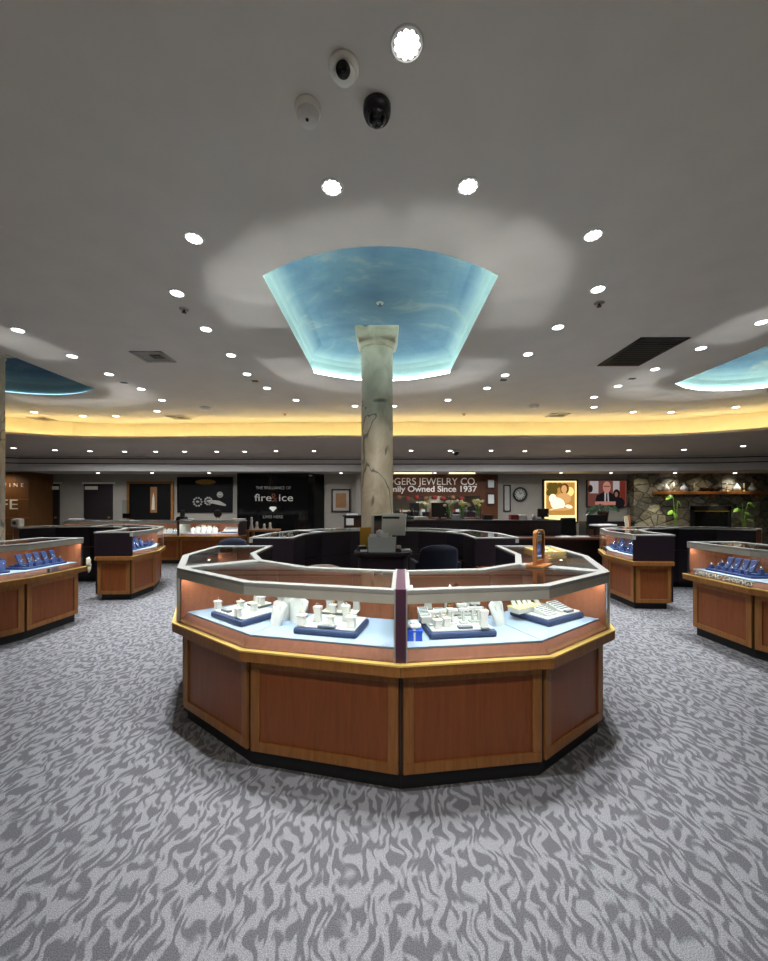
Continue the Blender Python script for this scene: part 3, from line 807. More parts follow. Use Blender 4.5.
def mk_blue():       # upright pendant stand in blue velvet
    t = proto('pendant_stand', 'pendant stand')
    MB().box(0, 0, .006, .055, .06, .012).build('foot', 'blue', t, .003)
    MB().add([(-.022, -.014, .01), (.022, -.014, .01), (.022, .004, .01), (-.022, .004, .01), (-.026, .022, .09), (.026, .022, .09), (.026, .036, .09), (-.026, .036, .09), ], [(0, 3, 2, 1), (4, 5, 6, 7), (0, 1, 5, 4), (1, 2, 6, 5), (2, 3, 7, 6), (3, 0, 4, 7)]).build('back_board', 'blue', t, .006)
    MB().tube([(.013 * math.cos(a), .004 - .45 * .0 + .4 * (.0 - .013 * math.sin(a)) * -.9, .055 + .02 * math.sin(a)) for a in [PI + PI * i / 8 for i in range(9)]], .0014, 5).build('chain', 'chrome', t)
    MB().ball((0, -.004, .034), .005, 6).build('pendant', 'gem', t)
    return t
def mk_bluering():
    t = proto('ring_stand', 'ring stand')
    MB().box(0, 0, .018, .034, .034, .036, 0, .75).build('block', 'blue', t, .003)
    MB().tube([(.009 * math.cos(a), 0, .042 + .009 * math.sin(a)) for a in [i * PI / 6 for i in range(12)]], .0016, 5, True).build('ring', 'chrome', t)
    MB().ball((0, 0, .053), .004, 6).build('stone', 'gem', t)
    return t
for nm, fn in (('ringbox', mk_ringbox), ('tall', mk_tall), ('tee', mk_tee), ('card', mk_card), ('bust', mk_bust), ('gray', mk_gray), ('ramp', mk_ramp), ('blue', mk_blue), ('bluering', mk_bluering)):
    setattr(K, nm, fn())
K.bluebust = mk_bust('blue', .12)
used = set()
def put(kind, x, y, z, rz, label, group, sc=None):
    if kind in ('ringbox', 'tall', 'tee'): sc = tuple(1.35 * v for v in (sc or (1, 1, 1)))
    o = getattr(K, kind)
    if kind in used: return dup(o, (x, y, z), rz, label, group, sc)
    used.add(kind); o.location = (x, y, z); o.rotation_euler = (0, 0, rz); o['label'] = label; o['group'] = group
    if sc: o.scale = sc
    return o
def putp(kind, px, py, h, rz, label, group, sc=None):
    x, y = on_h(px, py, h); return put(kind, x, y, h, rz, label, group, sc)

R1, R2, R3, R4 = math.radians(-37.4), math.radians(-13.3), math.radians(7.8), math.radians(36.8)
# tray on the angled facet
a1 = (-1.245, 2.70)
tray((a1[0] + .02, a1[1] + .005), .385, .31, R1, 'navy edged tray on the angled side of the bust showcase')
g = 'ring stands on the angled tray'
putp('ringbox', 218, 608.5, ZT, R1, 'white ring stand at the outer corner of the angled tray', g)
putp('ringbox', 238, 616, ZT, R1, 'white ring stand at the front corner of the angled tray', g)
putp('ringbox', 240.5, 608.5, ZT, R1, 'white ring stand in the middle of the angled tray', g)
putp('ringbox', 254, 611, ZT, R1, 'white ring stand in front of raised plate on the angled tray', g)
putp('gray', 226.5, 611.5, ZT, R1, 'grey bracelet pad on the angled tray', 'bracelet pads')
def riser(px, py, h, w, d, rz, label, m='cream', hh=.018):
    x, y = on_h(px, py, h)
    t = thing('display_riser', label, 'display riser', (x, y, h), rz, 'raised display plates')
    MB().box(0, 0, hh / 2 - .002, w * .94, d * .94, hh - .004).build('riser_body', 'grey' if m != 'yellow' else 'cream', t)
    MB().box(0, 0, hh, w, d, .006).build('riser_top', m, t, .002)
    return t
riser(259, 605.5, ZT, .15, .10, R1, 'raised cream plate on the angled tray')
zz = ZT + .021
putp('tall', 257, 601.5, zz, R1, 'tall white ring stand on raised plate, behind its shorter neighbour', g)
putp('ringbox', 261.5, 604, zz, R1, 'short white ring stand on raised plate of the angled tray', g)
# busts
gb = 'white necklace busts'
putp('bust', 276, 624.5, DECK, R2 - .45, 'white necklace bust beside the angled tray, frontmost of the pair', gb)
putp('bust', 285, 618.5, DECK, R2 - .5, 'white necklace bust tucked behind the front one', gb)
putp('bust', 297, 621.5, DECK, R2 + .1, 'white necklace bust beside the flat ring tray', gb)
x, y = on_h(305, 617, DECK)
t = thing('watch_stand', 'small dark watch on a stand behind the busts', 'watch', (x, y, DECK), R2)
MB().box(0, 0, .03, .03, .03, .06).build('stand', 'grey', t, .003)
MB().tube([(.022 * math.cos(a), 0, .07 + .022 * math.sin(a)) for a in [i * PI / 8 for i in range(16)]], .006, 6, True).build('strap', 'chrome', t)
# tray 2
tray((-.560, 2.352), .405, .30, R2, 'navy edged tray of ring stands beside the plum divider')
g = 'ring stands on the tray by the divider'
putp('tall', 318, 621.4, ZT, R2, 'tall white ring stand near the outer edge of the divider tray', g)
putp('ringbox', 330.8, 624.5, ZT, R2, 'white ring stand behind the dark necklace strip', g)
putp('tall', 346.4, 620.8, ZT, R2, 'tall white ring stand in front of the raised plate corner', g)
putp('ringbox', 351.3, 627.2, ZT, R2, 'white ring stand at front corner nearest the divider', g, (1.25, 1.25, 1.25))
putp('gray', 327, 627, ZT, R2, 'dark necklace strip on the tray by the divider', 'bracelet pads', (1.3, 1, .8))
putp('ringbox', 302, 625, ZT - .004, R2, 'white ring stand at the outer front corner of the divider tray', g, (1.2, 1.2, 1.2))
riser(341, 613.6, ZT, .23, .085, R2, 'raised cream plate holding five stands by the divider')
for i, (px, py, kd) in enumerate([(330, 610.3, 'tall'), (333, 612.5, 'ringbox'), (341, 609.5, 'tall'), (345, 612.8, 'ringbox'), (356.5, 609.5, 'tall')]):
    putp(kd, px, py, zz, R2, '%s white ring stand, %s along the raised plate from the busts' % ('tall' if kd == 'tall' else 'short', ORD[i]), g)
# gift box
x, y = on_h(414.5, 641, DECK)
t = thing('gift_box', 'royal blue gift box with white bow beside the plum divider', 'gift box', (x, y + .03, DECK), 0)
MB().box(0, 0, .026, .085, .07, .052).build('box', 'giftblue', t, .002)
MB().box(0, 0, .053, .089, .074, .012).build('lid', 'giftblue', t, .002)
mb = MB().box(0, 0, .028, .010, .073, .056); mb.box(0, 0, .0595, .012, .075, .002); mb.build('ribbon', 'white', t)
mb = MB()
for i in range(9):
    a = 2 * PI * i / 9; mb.ball((.024 * math.cos(a), .02 * math.sin(a), .075), .016, 8, .9)
for i in range(5):
    a = 2 * PI * i / 5; mb.ball((.012 * math.cos(a), .012 * math.sin(a), .090), .014, 8, .9)
mb.build('bow', 'white', t)
# tray 3
tray((.270, 2.245), .415, .30, R3, 'navy edged tray crowded with earring stands beside the gift box')
g = 'stands on the crowded tray'
def rise_box(px, py, w, d, h, rz, label, z=ZT):
    x, y = on_h(px, py, z)
    t = thing('display_riser', label, 'display riser', (x, y, z), rz, 'raised display plates')
    MB().box(0, 0, h / 2, w, d, h).build('riser_body', 'white', t, .002)
    MB().box(0, 0, h + .002, w + .008, d + .008, .005).build('riser_top', 'cream', t, .001)
    return t
rise_box(432, 620.5, .15, .10, .035, R3, 'white riser box at the back corner of the crowded tray')
putp('ramp', 423.5, 614.2, ZT + .04, R3, 'sloped ring tray on the riser box, beside the divider', 'sloped ring trays', (.62, .7, .8))
putp('ramp', 439.5, 615.2, ZT + .04, R3, 'sloped ring tray on the riser box, inner one', 'sloped ring trays', (.62, .7, .8))
putp('tall', 428, 608.3, ZT + .04, R3, 'tall white stand on top of the riser box', g)
pts = [('tee', 432.5, 625.5, 'beside the riser box corner'), ('tee', 441, 624.2, 'in front of the riser box'), ('ringbox', 437.5, 628.2, 'in the front row nearest the gift box'), ('ringbox', 446.5, 626.5, 'second in the front row from gift box'),
       ('tee', 452.5, 623.6, 'in the middle of the crowded tray'), ('tee', 463.5, 623, 'just behind the grey strip'), ('ringbox', 450, 616.5, 'before the open necklace frame'), ('tee', 461.5, 618, 'behind the middle one'),
       ('tee', 472.5, 621.5, 'third from the bust side'), ('tee', 478.5, 621.5, 'second from the bust side'), ('tall', 483.6, 625.8, 'with card at its foot near the bust'), ('tee', 468, 614.5, 'in the back row beside the frame'), ('tee', 475, 615.5, 'in the back row toward the bust')]
for kd, px, py, w in pts:
    putp(kd, px, py, ZT, R3, 'white %s %s on crowded tray' % ('earring stand' if kd == 'tee' else 'ring stand', w), g)
putp('gray', 465, 628, ZT, R3, 'grey bracelet strip at the front of the crowded tray', 'bracelet pads')
putp('gray', 485, 628.5, ZT, R3, 'small grey card at the bust end of the crowded tray', 'bracelet pads', (.55, .8, .5))
x, y = on_h(454.5, 614, ZT)
t = thing('necklace_rack', 'white open frame with hanging chains at the back of the crowded tray', 'necklace stand', (x, y, ZT), R3)
mb = MB().box(-.058, 0, .045, .010, .02, .09); mb.box(.058, 0, .045, .010, .02, .09); mb.box(0, 0, .092, .126, .022, .010); mb.box(0, 0, .004, .126, .04, .008)
mb.build('frame', 'white', t, .001)
for i in range(4): MB().tube([(-.04 + i * .026 + .009 * math.cos(a), 0, .088 + .03 * math.sin(a)) for a in [PI + PI * q / 8 for q in range(9)]], .0015, 5).build('chain', 'goldmetal', t)
putp('bust', 499.5, 624.5, DECK, R3 + .5, 'white necklace bust between the crowded tray and earring tray', gb)
# tray 4
tray((1.065, 2.475), .40, .32, math.radians(32), 'navy edged tray of leaning earring cards at the outer corner')
g = 'cards on the earring tray'
xr, yr = .97 * KT, 2.66 * KT
t = thing('display_riser', 'white riser with yellow pad on the earring tray', 'display riser', (xr + .01, yr + .03, ZT), math.radians(32), 'raised display plates')
MB().box(0, 0, .015, .21, .09, .03).build('riser_body', 'white', t, .002); MB().box(0, 0, .033, .215, .095, .006).build('riser_top', 'yellow', t, .001)
for i, (u, v) in enumerate(((-.085, .0), (-.035, .0), (.015, .0), (.062, .0))):
    c, s = math.cos(math.radians(32)), math.sin(math.radians(32))
    put('card', xr + .01 + u * c - v * s, yr + .03 + u * s + v * c, ZT + .036, math.radians(12), 'white leaning earring card, %s on the yellow pad from the bust' % ORD[i], g, (1.1, 1.1, 1.1))
put('card', 1.13 * KT, 2.80 * KT, ZT, math.radians(12), 'white leaning earring card past the yellow pad', g, (1.3, 1.3, 1.3))
put('ramp', 1.10 * KT, 2.62 * KT, ZT, math.radians(32), 'white sloped ring tray at front of the earring tray', 'sloped ring trays', (1.0, 1.0, .8))
put('ramp', 1.235 * KT, 2.72 * KT, ZT, math.radians(32), 'white sloped ring tray toward the outer corner', 'sloped ring trays', (1.1, 1.1, 1.0))
put('gray', 1.28 * KT, 2.66 * KT, ZT, math.radians(32), 'grey bracelet pad on the outer corner tray', 'bracelet pads', (.8, 1, 1))

# blue stands in the side cases
def blue_line(center, poly, k, where, n=5, rows=2, big=False, seed=0):
    rnd = random.Random(seed)
    a, b = Vector(poly[k]), Vector(poly[k + 1]); tt = (b - a).normalized(); nn = Vector((-tt.y, tt.x)); Ln = (b - a).length
    rz = math.atan2(tt.y, tt.x); c = Vector(center)
    t0, w = .10, Ln - .2
    o = c + a + tt * t0 + nn * .12
    t = thing('display_tray', 'blue velvet tray %s' % where, 'jewellery tray', (o.x, o.y, DECK), rz, 'blue velvet trays')
    MB().box(w / 2, .13, .012, w, .26, .024).build('tray_base', 'blue', t, .008)
    MB().box(w / 2, .155, .032, w - .06, .18, .018).build('tray_step', 'blue', t, .004)
    for r in range(rows):
        for i in range(n):
            u = t0 + w * (i + .5 + .25 * (r % 2)) / (n + .25) + rnd.uniform(-.01, .01)
            v = .155 + .085 * r * 1.0 + (.08 if r == 0 and False else 0)
            kd = ('bluering', 'blue', 'bluebust')[min(2, r) if rnd.random() > .55 else rnd.randrange(3)]
            z = DECK + .024 if r == 0 else DECK + .041
            p = c + a + tt * u + nn * (v + (.0 if r else -.005) + .02 * r)
            s = 1.35 if r else 1.2
            nm = {'bluering': 'blue ring stand', 'blue': 'blue upright stand', 'bluebust': 'small blue bust'}[kd]
            put(kd, p.x, p.y, z, rz, '%s, %s of %s row %s' % (nm, ORD[i], ('front', 'back')[r], where), 'blue velvet stands %s' % where, (s, s, s))
blue_line(LEFT, SIDE, 6, 'in the near half of lilac card case', 5, 2, seed=1)
blue_line(LEFT, SIDE, 7, 'at the aisle end of lilac card case', 5, 2, seed=2)
blue_line(LEFT, REAR, 0, 'in the plum ended case by the doors', 4, 2, seed=3)
blue_line(LEFT, REAR, 1, 'deeper in the plum ended case by doors', 3, 1, seed=4)
blue_line(RIGHT, SIDE, 0, 'above the chrome lettering', 6, 2, seed=5)
blue_line(RIGHT, SIDE, 1, 'past the chrome lettering', 5, 2, seed=6)
blue_line(RIGHT, REAR, 7, 'beside the plum end under the menu holder', 5, 2, seed=7)
blue_line(RIGHT, REAR, 6, 'deeper in the menu holder case', 4, 2, seed=8)
# lilac card, chrome letters
p = Vector(LEFT) + Vector(SIDE[7]) * .58 + Vector(SIDE[8]) * .42; tt = (Vector(SIDE[8]) - Vector(SIDE[7])).normalized(); n = Vector((-tt.y, tt.x)); rz = math.atan2(tt.y, tt.x)
t = thing('price_card', 'lilac card standing below the blue trays at the glass', 'card', (p.x + n.x * .0095, p.y + n.y * .0095, .689), rz)
MB().box(0, 0, .024, .15, .003, .048).build('card', 'purple', t)
MB().box(-.03, -.002, .024, .02, .003, .046).build('stripe', 'white', t); MB().box(-.052, -.002, .024, .014, .003, .046).build('stripe', 'navy', t)
a, b = Vector(SIDE[0]), Vector(SIDE[1]); tt = (b - a).normalized(); n = Vector((-tt.y, tt.x)); rz = math.atan2(tt.y, tt.x)
p = Vector(RIGHT) + a + tt * .41 + n * .0075
t = thing('case_lettering', 'chrome word lettering standing at the glass of the blue stand case', 'lettering', (p.x, p.y, .69), rz)
text('DIAMOND EARRINGS', .074, 'framemetal', t, (0, .0165, .024), .004, rot=(math.radians(52), 0, 0), width=.64)
t = thing('case_lettering', 'blue word lettering in the pink lit wall showcase', 'lettering', (-4.55, 9.4575, .69), 0)
text('WATCHES', .065, 'blue', t, (0, .0165, .024), .003, rot=(math.radians(52), 0, 0), width=.50)
# white displays in the wall case
for i in range(9):
    put('bust', -4.83 + i * .075, 9.66 + (.05 if i % 2 else 0), DECK, .05 * (i - 4), 'small white bust in the pink lit showcase, %s from its dark divider' % ORD[i], 'white busts in the wall showcase', (.9, .9, .75 + .35 * math.sin(PI * (i + .5) / 9)))
tray((-4.08, 9.60), .44, .27, 0, 'navy edged tray with sloped white pad in the pink lit showcase', z=DECK)
put('ramp', -3.86, 9.74, DECK + .047, 0, 'wide white sloped ring tray in pink lit showcase', 'sloped ring trays', (3.4, 1.8, 2.2))
for i in range(7):
    put('bust', -5.72 + i * .085, 9.68 + (.04 if i % 2 else 0), DECK, 0, 'small white bust below the brown framed picture, %s from outer end' % ORD[i], 'white busts under the brown frame', (.85, .85, .6))

# ------------------------------------------------------------------ things on the middle island
# upright mirror
xm, ym = on_h(539, 566, 1.057)
t = thing('countertop_mirror', 'honey wood framed mirror standing upright on the showcase top', 'mirror', (xm, ym, 1.057), math.radians(48))
MB().box(0, 0, .008, .17, .13, .016).build('foot', 'orange', t, .004)
w, h = .085, .24
mb = MB()
out = [(-w, .016), (w, .016)] + [(w * math.cos(a) ** .5 if math.cos(a) > 0 else 0, .016 + h - .03 + .03 * math.sin(a)) for a in [i * PI / 16 for i in range(9)]] + [(-w * math.cos(a) ** .5 if math.cos(a) > 1e-6 else 0, .016 + h - .03 + .03 * math.sin(a)) for a in [PI / 2 - i * PI / 16 for i in range(1, 9)]]
inn = [(x * .70, .045 + (z - .016) * .84) for x, z in out]
n = len(out)
vs = [(x, -.012, z) for x, z in out] + [(x, -.012, z) for x, z in inn] + [(x, .012, z) for x, z in out] + [(x, .012, z) for x, z in inn]
fs = []
for i in range(n):
    j = (i + 1) % n
    fs += [(i, j, n + j, n + i), (2 * n + i, 3 * n + i, 3 * n + j, 2 * n + j), (i, 2 * n + i, 2 * n + j, j), (n + i, n + j, 3 * n + j, 3 * n + i)]
mb.add(vs, fs); mb.build('mirror_frame', 'orange', t, .002)
MB().plate(inn, -.004, .004).build('mirror_glass', 'mirror', t)
# yellow tray in the side case top
x0, y0 = 1.46, 3.62
t = thing('jewellery_box', 'shallow gold rimmed tray with yellow cushions on the side showcase', 'jewellery tray', (1.45, 3.48, 1.057), math.radians(86))
mb = MB().box(0, -.12, .012, .36, .012, .024); mb.box(0, .12, .012, .36, .012, .024); mb.box(-.174, 0, .012, .012, .25, .024); mb.box(.174, 0, .012, .012, .25, .024)
mb.build('tray_rim', 'gold', t); MB().box(0, 0, .004, .35, .24, .006).build('tray_pad', 'cream', t)
for i in range(5): MB().ball((-.12 + i * .06, random.uniform(-.05, .05), .022), .028, 8, .6).build('cushion', ('yellow', 'brass', 'cream')[i % 3], t)
# POS desk
px0, py0 = -.01, 3.84
t = thing('service_stand', 'dark plum service stand wrapped against the marble column', 'counter', (px0, py0, 0))
def front_round(w, d, r, n=6):
    pts = [(-w / 2, d), (-w / 2, r)] + [(-w / 2 + r - r * math.cos(a), r - r * math.sin(a)) for a in [i * PI / 2 / n for i in range(n + 1)]]
    return pts + [(-x, y) for x, y in pts[::-1]]
MB().prism([(x, y + .03) for x, y in front_round(.52, .345, .12)], .0, .965).build('cabinet', 'plum', t)
MB().prism(front_round(.60, .38, .14), .965, 1.0).build('counter_top', 'plum', t, .006)
MB().prism([(x, y + .016) for x, y in front_round(.548, .362, .13)], .945, .962).build('moulding', 'carcass', t)
# monitor seen from behind
Ym = 4.02
t = thing('point_of_sale_monitor', 'grey touch monitor with black base, back turned, on service stand', 'monitor', (.105, Ym, 1.0), math.radians(-14), None)
t.scale = (1, 1, 1)
MB().prism([(-.09, -.07), (.09, -.07), (.09, .07), (-.09, .07)], 0, .012).build('foot', 'black', t, .003)
MB().add([(-.022, -.01, .01), (.022, -.01, .01), (.022, .03, .01), (-.022, .03, .01), (-.022, .02, .3), (.022, .02, .3), (.022, .05, .3), (-.022, .05, .3)], [(0, 3, 2, 1), (4, 5, 6, 7), (0, 1, 5, 4), (1, 2, 6, 5), (2, 3, 7, 6), (3, 0, 4, 7)]).build('neck', 'black', t)
MB().add([(-.125, -.045, .165), (.125, -.045, .165), (.125, -.02, .165), (-.125, -.02, .165), (-.13, .0, .39), (.13, .0, .39), (.13, .03, .39), (-.13, .03, .39)], [(0, 3, 2, 1), (4, 5, 6, 7), (0, 1, 5, 4), (1, 2, 6, 5), (2, 3, 7, 6), (3, 0, 4, 7)]).build('screen_back', 'greyplastic', t, .006)
MB().add([(-.12, -.0135, .335), (.06, -.0135, .335), (.06, .0, .335), (-.12, .0, .335), (-.12, -.009, .358), (.06, -.009, .358), (.06, .005, .358), (-.12, .005, .358)], [(0, 3, 2, 1), (4, 5, 6, 7), (0, 1, 5, 4), (1, 2, 6, 5), (2, 3, 7, 6), (3, 0, 4, 7)]).build('vent_slot', 'black', t)
t = thing('point_of_sale_monitor', 'thin dark side screen standing edge-on beside the grey monitor', 'monitor', (-.075, 4.10, 1.0), math.radians(62))
MB().box(0, 0, .006, .12, .10, .012).build('foot', 'black', t, .002)
MB().box(0, .0, .235, .20, .03, .28).build('screen', 'greyplastic', t, .006); MB().box(0, .0, .06, .04, .03, .11).build('neck', 'black', t); MB().box(0, -.017, .235, .18, .004, .26).build('display', 'blackgloss', t)
t = thing('card_display', 'mustard yellow card leaning on the marble column', 'card', (X_at(366, 4.1), 4.10, 1.0), 0)
MB().box(0, 0, .12, .13, .012, .24).build('card', 'amber', t); MB().box(0, .02, .006, .11, .05, .012).build('foot', 'amber', t)
t = thing('card_terminal', 'black card payment terminal on the service stand', 'card terminal', (X_at(362, 4.0), 3.99, 1.0), .3)
MB().box(0, 0, .03, .09, .12, .05, 0, .85).build('body', 'black', t, .006); MB().box(0, -.01, .057, .06, .05, .006).build('keypad', 'greyplastic', t, .001)
MB().box(0, -.07, .012, .07, .03, .02).build('paper_slip', 'paper', t)
t = thing('brochure_holder', 'clear white holder of folded leaflets with a paper roll', 'leaflet holder', (X_at(382, 3.9), 3.905, 1.0), -.05)
t.scale = (1.6, 1.2, 1.4)
MB().box(0, 0, .055, .17, .05, .11, 0, 1.05).build('holder', 'greyplastic', t, .003)
MB().box(-.055, .005, .07, .05, .042, .12).build('leaflet', 'paper', t); MB().box(.01, .005, .074, .06, .042, .125).build('leaflet', 'paper', t)
MB().lathe(-.015, .0, [(.022, .1), (.026, .13), (.02, .155), (.002, .165)], 14).build('paper_roll', 'white', t)
t = thing('desk_papers', 'loose blue and white leaflets at the edge of the service stand', 'papers', (.19, 4.02, 1.0), .2)
MB().box(0, 0, .006, .13, .10, .010).build('leaflet', 'paper', t); MB().box(-.02, .01, .016, .10, .08, .008, .4).build('leaflet', 'blue', t); MB().box(.03, -.02, .015, .09, .06, .006, -.3).build('leaflet', 'cream', t)
MB().lathe(-.03, .04, [(.02, .012), (.03, .03), (.03, .05), (.01, .055)], 12).build('pink_dish', 'petal', t)
# chairs
def chair(x, y, rz, m, label, h=.96, seat=.5, arms=False):
    t = thing('stool_chair', label, 'chair', (x, y, 0), rz, 'staff chairs')
    MB().lathe(0, 0, [(.22, .0), (.22, .02), (.05, .035), (.03, .06), (.03, seat - .06)], 20).build('pedestal', 'black', t)
    MB().box(0, 0, seat, .46, .44, .10).build('seat', m, t, .03)
    n = 10; mb = MB(); vs = []; fs = []
    hb = h - seat
    for k in (0, 1):
        for j in range(7):
            z = seat - .02 + hb * j / 6
            for i in range(n + 1):
                u = -1 + 2 * i / n; wz = .24 * (1 - .12 * (j / 6) ** 4)
                yy = .20 + .05 * j / 6 - .10 * u * u * (1 - .5 * j / 6) + (.05 if k else 0)
                dz = -.05 * abs(u) ** 3 if j == 6 else 0
                vs.append((wz * u, yy, z + dz))
    S = 7 * (n + 1)
    for j in range(6):
        for i in range(n):
            a = j * (n + 1) + i
            fs += [(a, a + 1, a + n + 2, a + n + 1), (S + a, S + a + n + 1, S + a + n + 2, S + a + 1)]
    for i in range(n): fs += [(i, S + i, S + i + 1, i + 1), (6 * (n + 1) + i, 6 * (n + 1) + i + 1, S + 6 * (n + 1) + i + 1, S + 6 * (n + 1) + i)]
    for j in range(6):
        a = j * (n + 1); b = a + n; fs += [(a, a + n + 1, S + a + n + 1, S + a), (b, S + b, S + b + n + 1, b + n + 1)]
    mb.add(vs, fs, True); mb.build('backrest', m, t)
    if arms:
        for s in (-1, 1): MB().box(s * .25, .02, seat + .14, .06, .36, .22).build('armrest', m, t, .02)
    return t
chair(.62, 4.75, .15 + PI, 'navychair', 'navy velvet chair beside the service stand', 1.03, .55, True)
chair(-.50, 3.28, .3, 'taupe', 'taupe chair tucked behind the bust showcase, only its top showing', .95, .5)
chair(-2.52, 6.3, .2, 'navychair', 'navy chair back standing before the pink lit wall showcase', .92, .5)
# left side extras
t = thing('desk_speaker', 'small white speaker on the rear showcase by the kiosk', 'speaker', (X_at(17.5, 7.15), 7.15, 1.057), 0)
MB().box(0, 0, .075, .16, .12, .15).build('cabinet', 'whiteplastic', t, .02)
MB().lathe(0, -.062, [(.035, .0), (.035, .004), (.02, .006)], 16, axis='y').build('driver_cone', 'grey', t)
t.children[1].location = (0, 0, .075)
p = Vector(LEFT) + Vector(SIDE[8]) + Vector((.035, .03))
t = thing('ledge_strap', 'cream curved strap hanging over the aisle end of the ledge', 'strap', (p.x, p.y, .69), 0)
MB().tube([(.0, .0, .10), (.012, 0, .08), (.008, 0, .03), (.02, 0, .0)], [.022, .026, .024, .03], 10).build('strap_loop', 'cream', t)
MB().tube([(.02, 0, .0), (.03, -.01, -.05), (.02, -.01, -.09)], [.022, .018, .006], 8).build('strap_tail', 'cream', t)
# right side extras
xq, yq = on_h(627, 528.5, 1.057)
t = thing('menu_holder', 'honey wood menu holder with cream leaflet on the showcase', 'leaflet holder', (xq, yq, 1.057), .5)
MB().box(0, 0, .01, .14, .09, .02).build('foot', 'orange', t, .002)
MB().box(.055, 0, .12, .03, .05, .22).build('upright', 'orange', t, .003); MB().add([(-.07, -.02, .02), (.04, -.02, .02), (.04, -.008, .02), (-.07, -.008, .02), (-.06, .01, .22), (.05, .01, .22), (.05, .022, .22), (-.06, .022, .22)], [(0, 3, 2, 1), (4, 5, 6, 7), (0, 1, 5, 4), (1, 2, 6, 5), (2, 3, 7, 6), (3, 0, 4, 7)]).build('leaflet', 'cream', t)
xq, yq = on_h(606, 526, 1.057)
tag(MB().box(xq, yq + .1, 1.071, .40, .26, .028, .2).build('paper_stack', 'paper'), 'flat stack of white papers on the showcase beside menu holder', 'papers')

# ------------------------------------------------------------------ back wall
WB = 13.3
def door_leaf(n, x0, x1, ztop, plate):
    t = MB().box((x0 + x1) / 2, WB - .03, ztop / 2, x1 - x0, .05, ztop).build('door_%d' % n, 'plumdoor')
    struct(t, 'dark plum door')
    MB().box((x0 + x1) / 2, WB - .02, ztop + .03, x1 - x0 + .14, .06, .06).build('door_head', 'fascia', t)
    MB().box(*plate).build('door_closer', 'cream', t)
    MB().lathe(x1 - .09, WB - .06, [(.03, 0), (.03, .05), (.02, .06)], 12, axis='y').build('door_handle', 'brass', t).location = (0, 0, 1.0)
door_leaf(1, -12.6, X_at(60, WB), Z_at(484, WB), (X_at(55, WB), WB - .075, Z_at(488, WB), .36, .04, .12))
door_leaf(2, X_at(85, WB), X_at(113, WB), Z_at(484, WB), (X_at(93, WB), WB - .075, Z_at(488, WB), .42, .04, .12))
# kiosk
kx1 = -11.42
M['kioskwood'] = wood('kiosk_wood', (.105, .042, .012), (.16, .07, .022), .45)
t = thing('wood_kiosk', 'brown wood kiosk with pale serif lettering beside the doors', 'kiosk', (-12.9, 12.8, 0))
MB().box(0, 0, 1.24, 2.96, .92, 2.48).build('carcass', 'kioskwood', t)
for z in (.5, 1.02, 1.62): MB().box(0, -.465, z, 2.96, .012, .02).build('moulding', 'orange', t)
text('FINE', .17, 'ivory', t, (X_at(14, 12.34) + 12.9, -.468, Z_at(485.3, 12.34)), .004, width=.62, spacing=1.9)
text('FE', .46, 'ivory', t, (X_at(9.3, 12.34) + 12.9, -.468, Z_at(505, 12.34)), .004, width=.56)
for kx in (-13.2, -12.1): spot('kiosk_wash', (kx, 11.85, 2.46), 26, (1, .85, .65), 2.4, .9, .05, (0, .35, -1))
def picture(px0, px1, py0, py1, Y, name, label, frame_m, print_m, fw=.05, mat_m=None):
    x0, x1, z0, z1 = X_at(px0, Y), X_at(px1, Y), Z_at(py1, Y), Z_at(py0, Y)
    t = thing(name, label, 'picture', ((x0 + x1) / 2, Y, z0)); w, h = x1 - x0, z1 - z0
    mb = MB()
    mb.box(0, 0, fw / 2, w, .05, fw); mb.box(0, 0, h - fw / 2, w, .05, fw); mb.box(-w / 2 + fw / 2, 0, h / 2, fw, .05, h - 2 * fw); mb.box(w / 2 - fw / 2, 0, h / 2, fw, .05, h - 2 * fw)
    mb.build('frame', frame_m, t)
    MB().box(0, .008, h / 2, w - 2 * fw + .01, .02, h - 2 * fw + .01).build('mount_board', mat_m or print_m, t)
    if mat_m: MB().box(0, -.004, h / 2, (w - 2 * fw) * .66, .008, (h - 2 * fw) * .72).build('print', print_m, t)
    return t, w, h
t, w, h = picture(127, 173.5, 481.5, 523, WB - .03, 'framed_poster', 'brown framed dark poster with glowing doorway figure', 'frame', 'dark', .08)
MB().box(.12, -.006, h * .56, .23, .006, h * .62).build('glowing_doorway', 'print1', t); MB().plate([(.05, h * .32), (.16, h * .32), (.15, h * .6), (.12, h * .74), (.08, h * .6)], -.014, -.010).build('figure', 'cream', t)
t, w, h = picture(177.5, 232.5, 477, 512.5, WB - .03, 'framed_poster', 'black framed poster of diamond jewellery with gold badge', 'dark', 'dark', .03)
mb = MB(); mb.plate([(.35 * math.cos(2 * PI * i / 24) + .02, h * .86 + .09 * math.sin(2 * PI * i / 24)) for i in range(24)], -.014, -.004); mb.build('gold_badge', 'brass', t)
def sparkle(cx, cz, r, sx=1.0):
    mb = MB()
    for i in range(10):
        a = 2 * PI * i / 10; mb.ball((cx + sx * r * math.cos(a), -.008, cz + r * math.sin(a)), .035, 6, .9)
    mb.ball((cx, -.008, cz), .06, 6, .7)
    return mb
sparkle(-.25, h * .30, .14).build('diamond_cluster', 'print2', t); sparkle(.12, h * .32, .12).build('diamond_cluster', 'print2', t); sparkle(.52, h * .5, .08).build('diamond_cluster', 'print2', t)
MB().plate([(.1, h * .28), (.7, h * .18), (.74, h * .22), (.5, h * .33), (.15, h * .36)], -.014, -.004).build('bracelet_print', 'print2', t)
